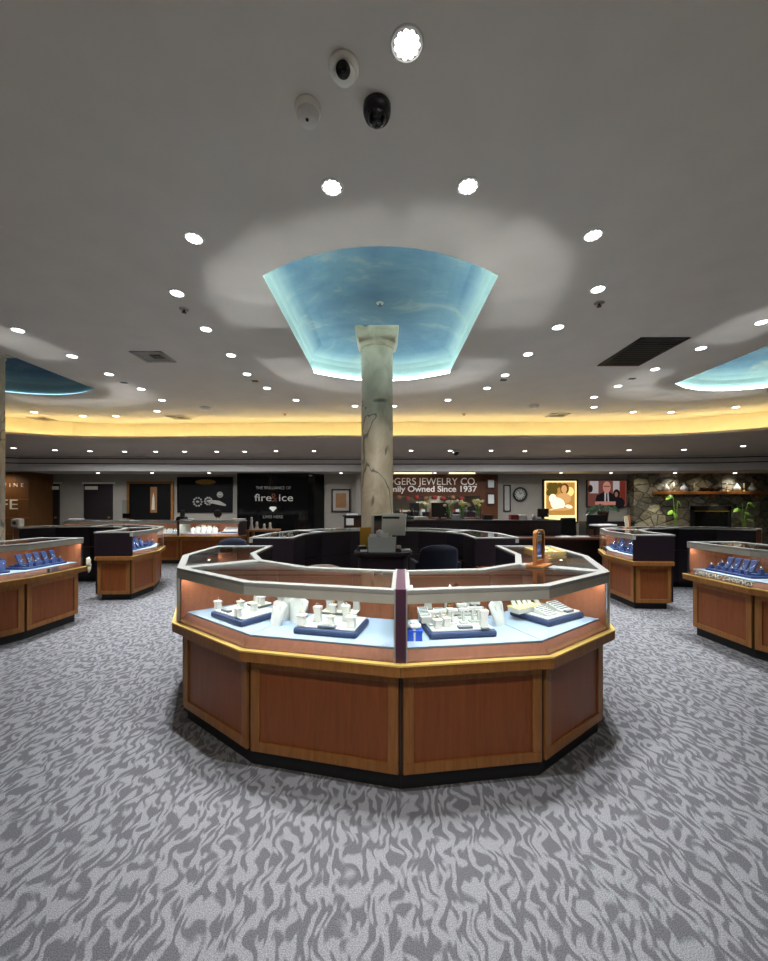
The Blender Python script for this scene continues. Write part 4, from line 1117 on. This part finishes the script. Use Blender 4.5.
# black display wall
Yb = 12.75
bx0, bx1 = X_at(237, Yb), X_at(308, Yb)
t = thing('black_display_wall', 'glossy black display wall lettered THE BRILLIANCE OF fire and ice', 'display wall', ((bx0 + bx1) / 2, Yb, 0))
w = bx1 - bx0
MB().box(0, .02, 1.25, w, .04, 2.48).build('front_panel', 'blackgloss', t)
MB().add([(w / 2, 0, 0), (w / 2 + .46, .5, 0), (w / 2 + .42, .53, 0), (w / 2 - .04, .04, 0), (w / 2, 0, 2.49), (w / 2 + .46, .5, 2.49), (w / 2 + .42, .53, 2.49), (w / 2 - .04, .04, 2.49)], [(0, 3, 2, 1), (4, 5, 6, 7), (0, 1, 5, 4), (1, 2, 6, 5), (2, 3, 7, 6), (3, 0, 4, 7)]).build('side_panel', 'blackgloss', t)
def tx(px): return X_at(px, Yb) - (bx0 + bx1) / 2
text('THE BRILLIANCE OF', .14, 'ventdim', t, (tx(273.5), -.004, Z_at(488, Yb)), .003, width=1.16)
text('fire', .34, 'print2', t, (tx(263), -.004, Z_at(498, Yb)), .003, width=.56)
text('&', .40, 'brick', t, (tx(274), -.004, Z_at(498, Yb)), .003, width=.22)
text('ice', .34, 'print2', t, (tx(286), -.004, Z_at(498, Yb)), .003, width=.46)
text('LIVES HERE', .14, 'ventdim', t, (tx(273), -.004, Z_at(517, Yb)), .003, width=.66)
dx, dz = tx(273), Z_at(509, Yb)
MB().plate([(dx, dz - .09), (dx + .13, dz + .03), (dx + .08, dz + .08), (dx - .08, dz + .08), (dx - .13, dz + .03)], -.004, 0).build('diamond_emblem', 'letter', t)
# angled panel with frame beyond it
picture(309.5, 313, 488, 512, WB - .03, 'framed_poster', 'narrow pale framed print at the corner of the black display wall', 'dark', 'print2', .03)
# alcove
struct(MB().box(X_at(359, 13.1), 13.05, 1.25, .16, .5, 2.5).build('wall_alcove_return', 'wall'))
picture(331.5, 350.5, 489, 512, WB - .03, 'framed_picture', 'dark framed sepia portrait print on the alcove wall', 'carcass', 'print1', .05, 'print2')
t = thing('side_cabinet', 'small dark cabinet with papers below the sepia picture', 'cabinet', (X_at(354, 11.5), 11.5, 0))
MB().box(0, 0, .55, .55, .5, 1.1).build('body', 'carcass', t, .004); MB().box(0, 0, 1.12, .62, .56, .04).build('worktop', 'plum', t); MB().box(-.10, -.26, .95, .22, .012, .2).build('white_notice', 'paper', t)
tag(MB().box(X_at(352, 11.4), 11.42, 1.16, .3, .2, .05, .3).build('paper_stack', 'paper'), 'loose white papers on the small dark cabinet', 'papers')
# sign wall
Ys = 13.1
sx0, sx1 = X_at(362, Ys), X_at(498, Ys)
t = thing('sign_wall', 'red brown wood back bar wall lettered JEWELRY CO. Family Owned Since 1937', 'sign wall', (0, Ys, 0))
zb0, zb1 = Z_at(520, Ys), Z_at(496, Ys)
MB().box((sx0 + sx1) / 2, .05, (zb1 + 2.46) / 2, sx1 - sx0, .08, 2.46 - zb1).build('header_panel', 'brick', t)
MB().box((X_at(480, Ys) + sx1) / 2, .05, zb1 / 2, sx1 - X_at(480, Ys), .08, zb1).build('side_panel', 'brick', t)
MB().box((sx0 + X_at(480, Ys)) / 2, .08, zb1 / 2, X_at(480, Ys) - sx0, .04, zb1).build('back_mirror', 'mirror', t)
MB().box((sx0 + X_at(480, Ys)) / 2, -.08, .98, X_at(480, Ys) - sx0, .30, .04).build('bar_shelf', 'brick', t)
MB().box((sx0 + X_at(480, Ys)) / 2, -.05, .48, X_at(480, Ys) - sx0, .28, .96).build('bar_cabinet', 'brick', t)
x0, x1 = X_at(382.5, Ys), X_at(477, Ys)
Wt = X_at(476.5, Ys) - X_at(379, Ys)
text('ROGERS JEWELRY CO.', .34, 'letter', t, (X_at(428.8, Ys), .0, Z_at(481.8, Ys)), .012, width=X_at(476.8, Ys) - X_at(380.8, Ys))
text('Family Owned Since 1937', .28, 'letter', t, (X_at(429.8, Ys), .0, Z_at(489.2, Ys)), .012, width=X_at(477, Ys) - X_at(382.6, Ys), bold=.006)
for px in (413, 462):
    tb = thing('tube_light', 'warm tube light strip above the lettered sign, %s' % ('next to column' if px < 430 else 'toward the certificates'), 'light', (X_at(px, 12.7), 12.7, 2.485), 0, 'warm tubes above the sign')
    MB().box(0, 0, .0, 1.25 if px < 430 else .85, .07, .03).build('tube_lens', 'tube', tb)
for i, (py0, py1) in enumerate(((479, 488.5), (493.5, 504.5))):
    picture(487, 495, py0, py1, Ys - .03, 'framed_certificate', ('upper', 'lower')[i] + ' framed white certificate beside the lettered sign', 'carcass', 'paper', .03)
picture(503.5, 510.5, 485, 511.5, WB - .03, 'framed_poster', 'tall narrow framed print between certificates and clock', 'dark', 'print2', .03)
# bottles and decor on the bar shelf
for i in range(6):
    px = 402 + i * 9.5 + (i % 2)
    t = thing('bar_bottle', 'dark glass bottle on the mirrored bar shelf, %s from column' % ORD[i], 'bottle', (X_at(px, 12.98), 12.98, 1.0), 0, 'bottles on the bar shelf')
    MB().lathe(0, 0, [(.045, 0), (.045, .16), (.018, .21), (.016, .28)], 12).build('bottle_body', ('print1', 'dark', 'print2')[i % 3], t)
    MB().lathe(0, 0, [(.018, .275), (.018, .31)], 10).build('cap', 'red' if i % 2 else 'brass', t)
for i in range(8):
    t = thing('paper_ornament', 'red paper ornament hanging under the lettered sign, %s from column' % ORD[i], 'ornament', (X_at(399 + i * 9, 12.98), 12.98, Z_at(497.5 + (i % 2), 12.98)), 0, 'red hanging ornaments')
    MB().ball((0, 0, 0), .09, 8, .8).build('ornament_body', 'red' if i % 3 else 'print1', t); MB().tube([(0, 0, .06), (0, 0, .2)], .004, 5).build('cord', 'dark', t)
# clock
Yc = WB - .03; cx, cz = X_at(519.8, Yc), Z_at(494.3, Yc)
t = thing('wall_clock', 'round black rimmed wall clock with chrome numerals', 'clock', (cx, Yc, cz))
MB().lathe(0, 0, [(.0005, 0), (.19, 0), (.20, .01), (.24, .02), (.25, .045), (.235, .06), (.195, .05), (.192, .008)], 32, axis='y').build('rim', 'black', t)
MB().lathe(0, -.012, [(.0005, 0), (.19, 0), (.19, .006)], 32, axis='y').build('dial', 'greyplastic', t)
for i in range(12):
    a = 2 * PI * i / 12; MB().box(.155 * math.sin(a), -.022, .155 * math.cos(a), .03, .008, .05).build('numeral', 'black', t)
MB().tube([(0, -.03, 0), (.07, -.03, .07)], .010, 6).build('hour_hand', 'black', t); MB().tube([(0, -.032, 0), (-.05, -.032, .14)], .007, 6).build('minute_hand', 'black', t)
# light box poster
def ellipse(cx, cz, rx, rz, n=20, rot=0):
    return [(cx + rx * math.cos(a) * math.cos(rot) - rz * math.sin(a) * math.sin(rot), cz + rx * math.cos(a) * math.sin(rot) + rz * math.sin(a) * math.cos(rot)) for a in [2 * PI * i / n for i in range(n)]]
Yp = WB - .05
x0, x1, z0, z1 = X_at(542.5, Yp), X_at(577.5, Yp), Z_at(523, Yp), Z_at(479.5, Yp)
w, h = x1 - x0, z1 - z0
t = thing('lightbox_poster', 'glowing golden backlit poster of a woman in a white dress', 'backlit poster', ((x0 + x1) / 2, Yp, z0))
mb = MB(); fw = .05
mb.box(0, 0, fw / 2, w, .10, fw); mb.box(0, 0, h - fw / 2, w, .10, fw); mb.box(-w / 2 + fw / 2, 0, h / 2, fw, .10, h); mb.box(w / 2 - fw / 2, 0, h / 2, fw, .10, h)
mb.build('frame', 'black', t)
def glow(nm, c, s=1.0): return emis(nm, c, s)
MB().box(0, -.01, h / 2, w - .06, .05, h - .06).build('light_panel', glow('poster_border', (1, .80, .34), 1.35), t)
y0 = -.036
def pl(nm, pts, m, lay): MB().plate(pts, y0 - .002 * lay - .002, y0 - .002 * lay).build(nm, m, t)
iw, ih = w - .22, h - .16
pl('picture_ground', [(-iw / 2, .27), (iw / 2, .27), (iw / 2, h - .10), (-iw / 2, h - .10)], glow('poster_ground', (.72, .36, .08), .72), 0)
for q, (fx, fz, fr) in enumerate(((-.34, -.25, .13), (-.18, -.22, .11), (-.38, -.45, .11), (-.22, -.40, .12), (-.02, -.20, .08))): pl('foliage', ellipse(fx, h + fz, fr, fr * 1.15, 12, q), glow('poster_foliage', (.26, .17, .03), .45), 1)
pl('foliage', ellipse(.33, h - .42, .13, .16), glow('poster_foliage_light', (1, .74, .25), 1.1), 1)
skin = glow('poster_skin', (.90, .48, .18), .8); hairm = glow('poster_hair', (.25, .09, .02), .5); dress = glow('poster_dress', (1, .88, .58), 1.35)
pl('hair', ellipse(.14, h - .32, .15, .19), hairm, 2)
pl('shoulders', ellipse(.10, h - .66, .26, .19), skin, 3)
pl('neck', [(.07, h - .55), (.20, h - .55), (.19, h - .38), (.09, h - .38)], skin, 3)
pl('face', ellipse(.12, h - .33, .10, .135), skin, 4)
pl('dress', ellipse(-.10, h - .84, .25, .21, 20, -.35), dress, 5)
pl('skirt', ellipse(-.16, h - 1.06, .26, .09, 20, .1), glow('poster_skirt', (.95, .66, .30), 1.0), 4)
pl('sleeve', ellipse(-.27, h - .66, .13, .16), dress, 6)
pl('arm', ellipse(.06, h - 1.03, .36, .055, 20, .12), skin, 7)
pl('hand', ellipse(.28, h - .93, .13, .06, 20, -.2), dress, 8)
pl('table_edge', [(-iw / 2, .36), (iw / 2, .33), (iw / 2, .42), (-iw / 2, .44)], glow('poster_table', (.75, .35, .08), .7), 9)
area('lightbox_spill', ((x0 + x1) / 2, Yp - .15, z0 + h / 2), (0, -1, -.1), (1, 0, 0), w * .8, h * .8, 6, (1, .75, .35))
# television
Yt = WB - .07
x0, x1, z0, z1 = X_at(586.5, Yt), X_at(626.5, Yt), Z_at(507, Yt), Z_at(480, Yt)
w, h = x1 - x0, z1 - z0
t = thing('television', 'wall television showing a man in dark suit with glasses', 'television', ((x0 + x1) / 2, Yt, z0))
MB().box(0, 0, h / 2, w, .07, h).build('bezel', 'black', t, .004)
MB().box(0, -.036, h / 2, w - .05, .006, h - .05).build('screen', glow('tv_ground', (.13, .045, .035), .9), t)
y0 = -.040
pl('white_panel', [(-.60, h - .46), (-.30, h - .46), (-.30, h - .04), (-.60, h - .04)], glow('tv_white', (.55, .50, .50), .55), 0)
pl('white_panel', [(.20, h - .46), (.42, h - .46), (.42, h - .04), (.20, h - .04)], bpy.data.materials['tv_white'], 0)
pl('red_panel', [(.45, .1), (.62, .1), (.62, h - .04), (.45, h - .04)], glow('tv_red', (.22, .035, .02), .5), 0)
suit = glow('tv_suit', (.02, .018, .02), .4); tsk = glow('tv_skin', (.62, .27, .20), .6)
pl('onlooker_head', ellipse(-.58, h - .30, .085, .13), glow('tv_hair', (.04, .02, .015), .4), 1)
pl('onlooker_head', ellipse(.32, h - .48, .12, .16), bpy.data.materials['tv_hair'], 1)
pl('onlooker_face', ellipse(.31, h - .50, .055, .09), glow('tv_dim_skin', (.30, .14, .10), .6), 2)
pl('onlooker_suit', ellipse(.38, .14, .22, .20), suit, 2)
pl('suit', [(-.42, .18), (.32, .18), (.26, .40), (.10, .50), (-.16, .50), (-.36, .40)], suit, 3)
pl('shirt', [(-.10, .18), (.06, .18), (.04, .50), (-.10, .50)], bpy.data.materials['tv_white'], 4)
pl('tie', [(-.05, .18), (.01, .18), (0, .48), (-.04, .48)], suit, 5)
pl('head', ellipse(-.02, h - .25, .135, .20), tsk, 6)
pl('glasses', [(-.13, h - .24), (.09, h - .24), (.09, h - .20), (-.13, h - .20)], glow('tv_glasses', (.25, .1, .08), .5), 7)
pl('caption_bar', [(-.42, .07), (.28, .07), (.28, .19), (-.42, .19)], glow('tv_bar', (.62, .24, .19), .6), 7)
# fireplace wall
Yf = 12.95
fx0 = X_at(634, Yf)
struct(MB().box((fx0 + 14.5) / 2, Yf + .2, 1.25, 14.5 - fx0, .4, 2.5).build('wall_stone', 'stone'), 'rough brown field stone wall')
t = thing('fireplace', 'black firebox with brass strip set in the stone wall', 'fireplace', (X_at(709.5, Yf), Yf - .05, 0))
zf = Z_at(506, Yf); wf = X_at(729, Yf) - X_at(690, Yf)
mb = MB(); mb.box(-wf / 2 + .05, 0, zf / 2, .1, .08, zf); mb.box(wf / 2 - .05, 0, zf / 2, .1, .08, zf); mb.box(0, 0, zf - .07, wf, .08, .14)
mb.build('surround', 'black', t, .004)
MB().box(0, .01, zf / 2 - .05, wf - .18, .04, zf - .1).build('firebox_glass', 'blackgloss', t); MB().box(0, -.045, zf - .17, wf - .12, .012, .035).build('brass_strip', 'brass', t)
t = thing('mantel_shelf', 'long rough wood mantel shelf across the stone wall', 'shelf', ((X_at(652, Yf) + X_at(768, Yf)) / 2, Yf - .12, Z_at(494.5, Yf)))
wl = X_at(768, Yf) - X_at(652, Yf)
MB().box(0, 0, .05, wl, .24, .10).build('board', 'orange', t, .01)
for s in (-.4, 0, .4): MB().box(s * wl, .05, -.05, .10, .14, .12).build('bracket', 'orange', t)
zm = Z_at(494.5, Yf) + .10
for i, (px, kind) in enumerate([(666, 0), (674, 1), (684, 0), (694, 1), (706, 2), (716, 2), (727, 1), (737, 0), (744, 1), (752, 0)]):
    nm = ('glass decanter', 'pale candle stick', 'dark carved bowl')[kind]
    t = thing(('glass_decanter', 'candle_stick', 'carved_bowl')[kind], '%s on the stone wall mantel, %s from the outer end' % (nm, ORD[i]), ('decanter', 'candle', 'bowl')[kind], (X_at(px, Yf - .12), Yf - .12, zm), 0, 'ornaments on the mantel')
    if kind == 0:
        MB().lathe(0, 0, [(.05, 0), (.10, .05), (.11, .11), (.05, .19), (.03, .22), (.04, .25)], 14).build('vessel', 'greyplastic', t); MB().ball((0, 0, .27), .03, 8).build('stopper', 'chrome', t)
    elif kind == 1:
        MB().lathe(0, 0, [(.05, 0), (.05, .012), (.015, .03), (.015, .1), (.035, .12)], 12).build('holder', 'brass', t); MB().lathe(0, 0, [(.022, .12), (.022, .27), (.004, .28)], 10).build('candle', 'cream', t)
    else:
        MB().lathe(0, 0, [(.06, 0), (.14, .07), (.16, .13), (.14, .13), (.04, .03)], 16).build('vessel', 'carcass', t); MB().lathe(0, 0, [(.055, -.0), (.055, .01)], 12).build('foot', 'carcass', t)
def plant(x, y, h, label, m, leaves, seed, spread=.25, lw=.10, z0=0, pot=True, ztop=None, ll=.28):
    rnd = random.Random(seed)
    t = thing('potted_plant', label, 'plant', (x, y, z0), 0, 'house plants')
    MB().lathe(0, 0, [(.13, 0), (.17, .30), (.18, .32), (.16, .32), (.15, .28)], 18).build('pot', 'carcass', t)
    for i in range(leaves):
        a = rnd.uniform(0, 2 * PI); rr = spread * rnd.uniform(.3, 1); zz = h * rnd.uniform(.62, 1.0)
        tip = Vector((rr * math.cos(a), min(.12, rr * math.sin(a)), zz))
        MB().tube([(0, 0, .28), (tip.x * .3, tip.y * .3, zz * .6), tuple(tip)], .007, 6).build('stalk', m, t)
        d = Vector((math.cos(a), min(.3, math.sin(a)), rnd.uniform(-.5, .5))).normalized(); s = d.cross(Vector((0, -.8, .6))).normalized(); up_ = s.cross(d)
        vs = []; fs = []; n = 7
        for j in range(n + 1):
            u = j / n; wd = lw * math.sin(PI * min(1, u * .92 + .08)) ** .8
            p = tip + d * ll * u - Vector((0, 0, 1)) * .10 * u * u
            vs += [p - s * wd + up_ * .02, p, p + s * wd + up_ * .02]
        for j in range(n):
            b = j * 3; fs += [(b, b + 1, b + 4, b + 3), (b + 1, b + 2, b + 5, b + 4)]
        lf = MB().add(vs, fs, True).build('leaf', m, t)
        so = lf.modifiers.new('thick', 'SOLIDIFY'); so.thickness = .003
Ypl = 12.5
plant(X_at(676, Ypl), Ypl, 1.75, 'tall lit green plant beside the firebox toward the television', 'leaf', 4, 11, .12, .075, ll=.22)
plant(X_at(743, Ypl), Ypl, 1.55, 'tall lit green plant beside the firebox under brighter stone', 'leaf', 5, 5, .16, .075, ll=.22)
plant(X_at(603, 12.2), 12.2, .52, 'dark bushy plant below the television', 'darkleaf', 16, 9, .42, .06, z0=.92)
for px, e in ((675, 14), (741, 14)):
    spot('plant_spot', (X_at(px, 12.0), 11.75, 2.47), e * 7, (1, .95, .75), .55, .5, .03, (0, .62, -.9))
spot('stone_wash', (X_at(741, 12.6), 12.45, 2.47), 20, (1, .9, .7), 1.3, .8, .03, (0, .35, -.6))
for px in (645, 708): spot('stone_wash', (X_at(px, 12.6), 12.35, 2.47), 11, (1, .9, .7), 1.8, .9, .03, (0, .35, -.6))
spot('stone_wash', (X_at(676, 12.6), 12.45, 2.47), 20, (1, .9, .7), 1.3, .8, .03, (0, .35, -.6))
t = thing('low_cabinet', 'long low black cabinet below the television', 'cabinet', (X_at(606, 12.2), 12.2, 0))
MB().box(0, 0, .45, 1.5, .45, .86).build('body', 'black', t, .004); MB().box(0, 0, .90, 1.56, .5, .04).build('worktop', 'black', t)
for s in (-1, 1): MB().box(s * .37, -.23, .45, .70, .02, .76).build('door', 'carcass', t)

# ------------------------------------------------------------------ staff counters in front of the back wall
Yk = 8.9
cx0, cx1 = X_at(404, Yk), X_at(560.5, Yk)
t = thing('staff_counter', 'long plum staff counter before the lettered sign', 'counter', ((cx0 + cx1) / 2, Yk, 0)); w = cx1 - cx0
MB().box(0, .25, .54, w, .5, 1.06).build('body', 'plum', t, .004); MB().box(0, .25, 1.085, w + .06, .58, .04).build('counter_top', 'plum', t, .006)
MB().box(0, -.006, .08, w, .02, .16).build('plinth', 'base', t)
for i in range(5): MB().box(-w / 2 + w * (i + .5) / 5, -.006, .6, w / 5 - .03, .02, .82).build('panel', 'plum', t)
t = thing('writing_desk', 'brown topped desk in front of the plum staff counter', 'desk', (X_at(552, 8.5), 8.48, 0))
MB().box(0, 0, .735, 2.6, .62, .04).build('desk_top', 'brick', t, .004); MB().box(0, .26, .39, 2.4, .03, .64).build('modesty_panel', 'plum', t)
for s in (-1, 1): MB().box(s * 1.2, 0, .357, .05, .56, .714).build('leg', 'plum', t)
def office_chair(x, y, rz, label, group='office chairs'):
    t = thing('office_chair', label, 'chair', (x, y, 0), rz, group)
    for i in range(5):
        a = 2 * PI * i / 5; MB().tube([(0, 0, .10), (.30 * math.cos(a), .30 * math.sin(a), .07)], [.03, .02], 8).build('leg', 'black', t)
        MB().ball((.30 * math.cos(a), .30 * math.sin(a), .032), .032, 8).build('caster', 'black', t)
    MB().tube([(0, 0, .08), (0, 0, .46)], .03, 10).build('post', 'black', t)
    MB().box(0, 0, .49, .50, .48, .09).build('seat', 'darkfabric', t, .03)
    mb = MB().box(0, .24, .86, .48, .07, .54, 0, .88); mb.build('backrest', 'darkfabric', t, .03)
    MB().box(0, .26, .58, .08, .03, .16).build('back_bar', 'black', t)
    for s in (-1, 1): MB().box(s * .27, .02, .70, .05, .28, .035).build('armrest', 'black', t, .01)
office_chair(X_at(575, 9.4), 9.42, .2, 'black office chair between the plum counter and backlit poster')
Yd = 8.4
def paper_on(x, y, z, w, d, label, rz=0):
    tag(MB().box(x, y, z + .008, w, d, .016, rz).build('paper_sheet', 'paper'), label, 'papers', 'papers on the desk')
paper_on(X_at(565, Yd), Yd, .755, .32, .24, 'white papers on the brown desk nearer the backlit poster', .2)
paper_on(X_at(583, Yd), Yd + .05, .755, .28, .22, 'white papers on the brown desk nearer the menu holder', -.2)
t = thing('desk_monitor', 'dark monitor on the brown desk beside the menu holder', 'monitor', (X_at(594, 8.7), 8.62, .755), .3)
MB().box(0, 0, .008, .22, .16, .016).build('foot', 'black', t); MB().box(0, .02, .10, .05, .03, .18).build('neck', 'black', t); MB().box(0, 0, .32, .50, .04, .32).build('screen', 'black', t, .005)
t = thing('waste_bin', 'white waste bin beneath the brown desk', 'bin', (X_at(575, 8.1), 8.1, 0))
MB().lathe(0, 0, [(.13, 0), (.17, .36), (.175, .38), (.16, .38), (.155, .34)], 18).build('bin_body', 'whiteplastic', t); MB().lathe(0, 0, [(.177, .37), (.181, .385), (.17, .39)], 18).build('rim', 'whiteplastic', t)
zc = 1.105
def vase(px, py, label, seed):
    rnd = random.Random(seed); Y = 9.02
    t = thing('flower_vase', label, 'flower vase', (X_at(px, Y), Y, zc), 0, 'flower vases on the staff counter')
    MB().lathe(0, 0, [(.055, 0), (.06, .02), (.075, .14), (.10, .26), (.095, .26), (.068, .14), (.05, .02)], 16).build('vase', 'vase', t)
    for i in range(9):
        a = rnd.uniform(0, 2 * PI); r = rnd.uniform(.02, .14); z = rnd.uniform(.34, .46)
        st = MB().tube([(0, 0, .05), (r * .5 * math.cos(a), r * .5 * math.sin(a), .24), (r * math.cos(a), r * math.sin(a), z)], .005, 5).build('stem', 'leaf', t)
        MB().ball((r * math.cos(a), r * math.sin(a), z), .042, 8, .8).build('blossom', ('petal', 'cream', 'yellow')[rnd.randrange(3)], t)
vase(449.5, 520, 'vase of pale flowers beside the black counter monitor', 1)
vase(463, 520, 'vase of pale flowers, middle of the three on plum counter', 2)
vase(478.5, 520, 'vase of pale flowers closest to the certificates', 3)
def counter_monitor(px, label, w=.42, h=.34, rz=0):
    t = thing('counter_monitor', label, 'monitor', (X_at(px, 9.25), 9.25, zc), rz)
    MB().box(0, 0, .008, .22, .16, .016).build('foot', 'black', t); MB().box(0, .03, .08, .05, .03, .14).build('neck', 'black', t)
    MB().box(0, 0, .06 + h / 2, w, .05, h).build('screen', 'black', t, .006); MB().ball((.12, -.03, .12), .02, 6).build('badge', 'print2', t)
counter_monitor(440, 'black monitor back on the plum staff counter beside the flower vases')
t = thing('counter_phone', 'dark desk telephone on the plum counter next to the column', 'telephone', (X_at(409, 9.2), 9.2, zc), .2)
MB().box(0, 0, .04, .24, .2, .08, 0, .8).build('base', 'black', t, .01); MB().box(-.08, 0, .10, .05, .22, .04).build('handset', 'black', t, .012)
t = thing('letter_tray', 'pale tray of letters on the plum counter', 'letter tray', (X_at(421, 9.1), 9.1, zc), 0)
MB().box(0, 0, .02, .34, .26, .03).build('tray', 'cream', t, .004); MB().box(0, 0, .055, .30, .22, .035, .08).build('letters', 'paper', t)
for px, m, lb in ((487.5, 'black', 'black box on the plum counter beneath the certificates'), (514, 'red', 'red box on the plum counter below the clock'), (522, 'paper', 'white card box on the plum counter below the clock'), (457, 'paper', 'white folded note between the flower vases')):
    t = thing('counter_box', lb, 'box', (X_at(px, 9.15), 9.15, zc), .1, 'boxes on the staff counter')
    MB().box(0, 0, .05, .2, .14, .10).build('box_body', m, t, .003); MB().box(0, 0, .105, .21, .15, .02).build('lid', m, t, .002)
tag(MB().lathe(X_at(534.5, 9.1), 9.1, [(.05, zc), (.06, zc + .06), (.05, zc + .12), (.03, zc + .12)], 14).build('tealight_cup', 'white'), 'small white cup glowing near the end of plum counter', 'cup')
counter_monitor(543, 'small dark device at the end of the plum counter', .26, .2)
# wall showcase tops
t = thing('magnifier_stand', 'clear acrylic sign holder on wall showcase below brown framed poster', 'sign holder', (X_at(125.5, 9.7), 9.75, 1.057), 0)
MB().box(0, 0, .008, .30, .14, .016).build('foot', 'white', t, .003); MB().box(0, 0, .27, .24, .012, .50).build('acrylic_sheet', 'vase', t); MB().box(0, -.01, .12, .20, .01, .12).build('printed_slip', 'dark', t)
t = thing('counter_telephone', 'black desk telephone on the wall showcase divider', 'telephone', (X_at(181, 9.7), 9.75, 1.057), 0)
MB().box(0, 0, .05, .24, .2, .10, 0, .8).build('base', 'black', t, .01); MB().box(0, .02, .16, .05, .16, .2).build('handset', 'black', t, .012)
for px, lb in ((75, 'white dish on the wall showcase before the doors'), (186, 'white dish beside the telephone on wall showcase'), (239, 'white dish with dark bow at the end of wall showcase')):
    xq = min(-3.68, X_at(px, 9.7))
    tag(MB().lathe(xq, 9.75, [(.08, 1.057), (.16, 1.085), (.17, 1.10), (.15, 1.10), (.06, 1.07)], 18).build('white_dish', 'white'), lb, 'dish', 'white dishes on the wall showcases')
t = thing('round_mirror', 'small round dark mirror on the wall showcase under black poster', 'mirror', (X_at(217, 9.7), 9.75, 1.057), 0)
MB().lathe(0, 0, [(.07, 0), (.07, .012), (.012, .02), (.012, .08)], 14).build('foot', 'white', t)
MB().lathe(0, .0, [(.0005, -.01), (.095, -.01), (.105, 0), (.095, .01)], 24, axis='y').build('mirror_disc', 'black', t); t.children[1].location = (0, 0, .17)
# side table of gift wrap past the wall showcase
t = thing('gift_table', 'low brown table with white gift figures past the wall showcase', 'table', (-3.10, 9.9, 0))
MB().box(0, 0, .80, .76, .5, .04).build('table_top', 'frame', t, .004)
for sx in (-1, 1):
    for sy in (-1, 1): MB().box(sx * .34, sy * .2, .39, .05, .05, .78).build('leg', 'frame', t)
MB().box(0, 0, .5, .66, .42, .03).build('shelf', 'frame', t)
for i, (dx, hh) in enumerate(((-.28, .34), (-.14, .2), (.05, .14), (.2, .18))):
    t = thing('white_figurine', 'small white figurine on the gift table, %s from the showcase' % ORD[i], 'figurine', (-3.12 + dx, 9.85, .82), 0, 'white figurines')
    MB().lathe(0, 0, [(.06, 0), (.05, .02), (.025, hh * .5), (.035, hh * .7), (.015, hh * .8)], 14).build('body', 'white', t); MB().ball((0, 0, hh * .86), .03, 8).build('head', 'cream', t)

# ------------------------------------------------------------------ camera, world, view
cam = bpy.data.cameras.new('camera'); co = bpy.data.objects.new('camera', cam); C.objects.link(co)
co.location = (0, 0, EYE); co.rotation_euler = (PI / 2, 0, 0)
cam.sensor_fit = 'HORIZONTAL'; cam.sensor_width = 36; cam.lens = 36 * F / 768; cam.shift_y = (YH - 480.5) / 768; cam.clip_start = .05
SC.camera = co
w = bpy.data.worlds.new('room_air'); SC.world = w; w.use_nodes = True
w.node_tree.nodes['Background'].inputs[0].default_value = (.5, .5, .5, 1); w.node_tree.nodes['Background'].inputs[1].default_value = .02
SC.view_settings.view_transform = 'Standard'; SC.view_settings.look = 'None'; SC.view_settings.gamma = 1; SC.view_settings.use_curve_mapping = False
SC.view_settings.exposure = 0.15
SC.cycles.max_bounces = 8; SC.cycles.transparent_max_bounces = 24; SC.cycles.sample_clamp_indirect = 6
SC.cycles.caustics_reflective = False; SC.cycles.caustics_refractive = False
SC.cycles.use_denoising = True
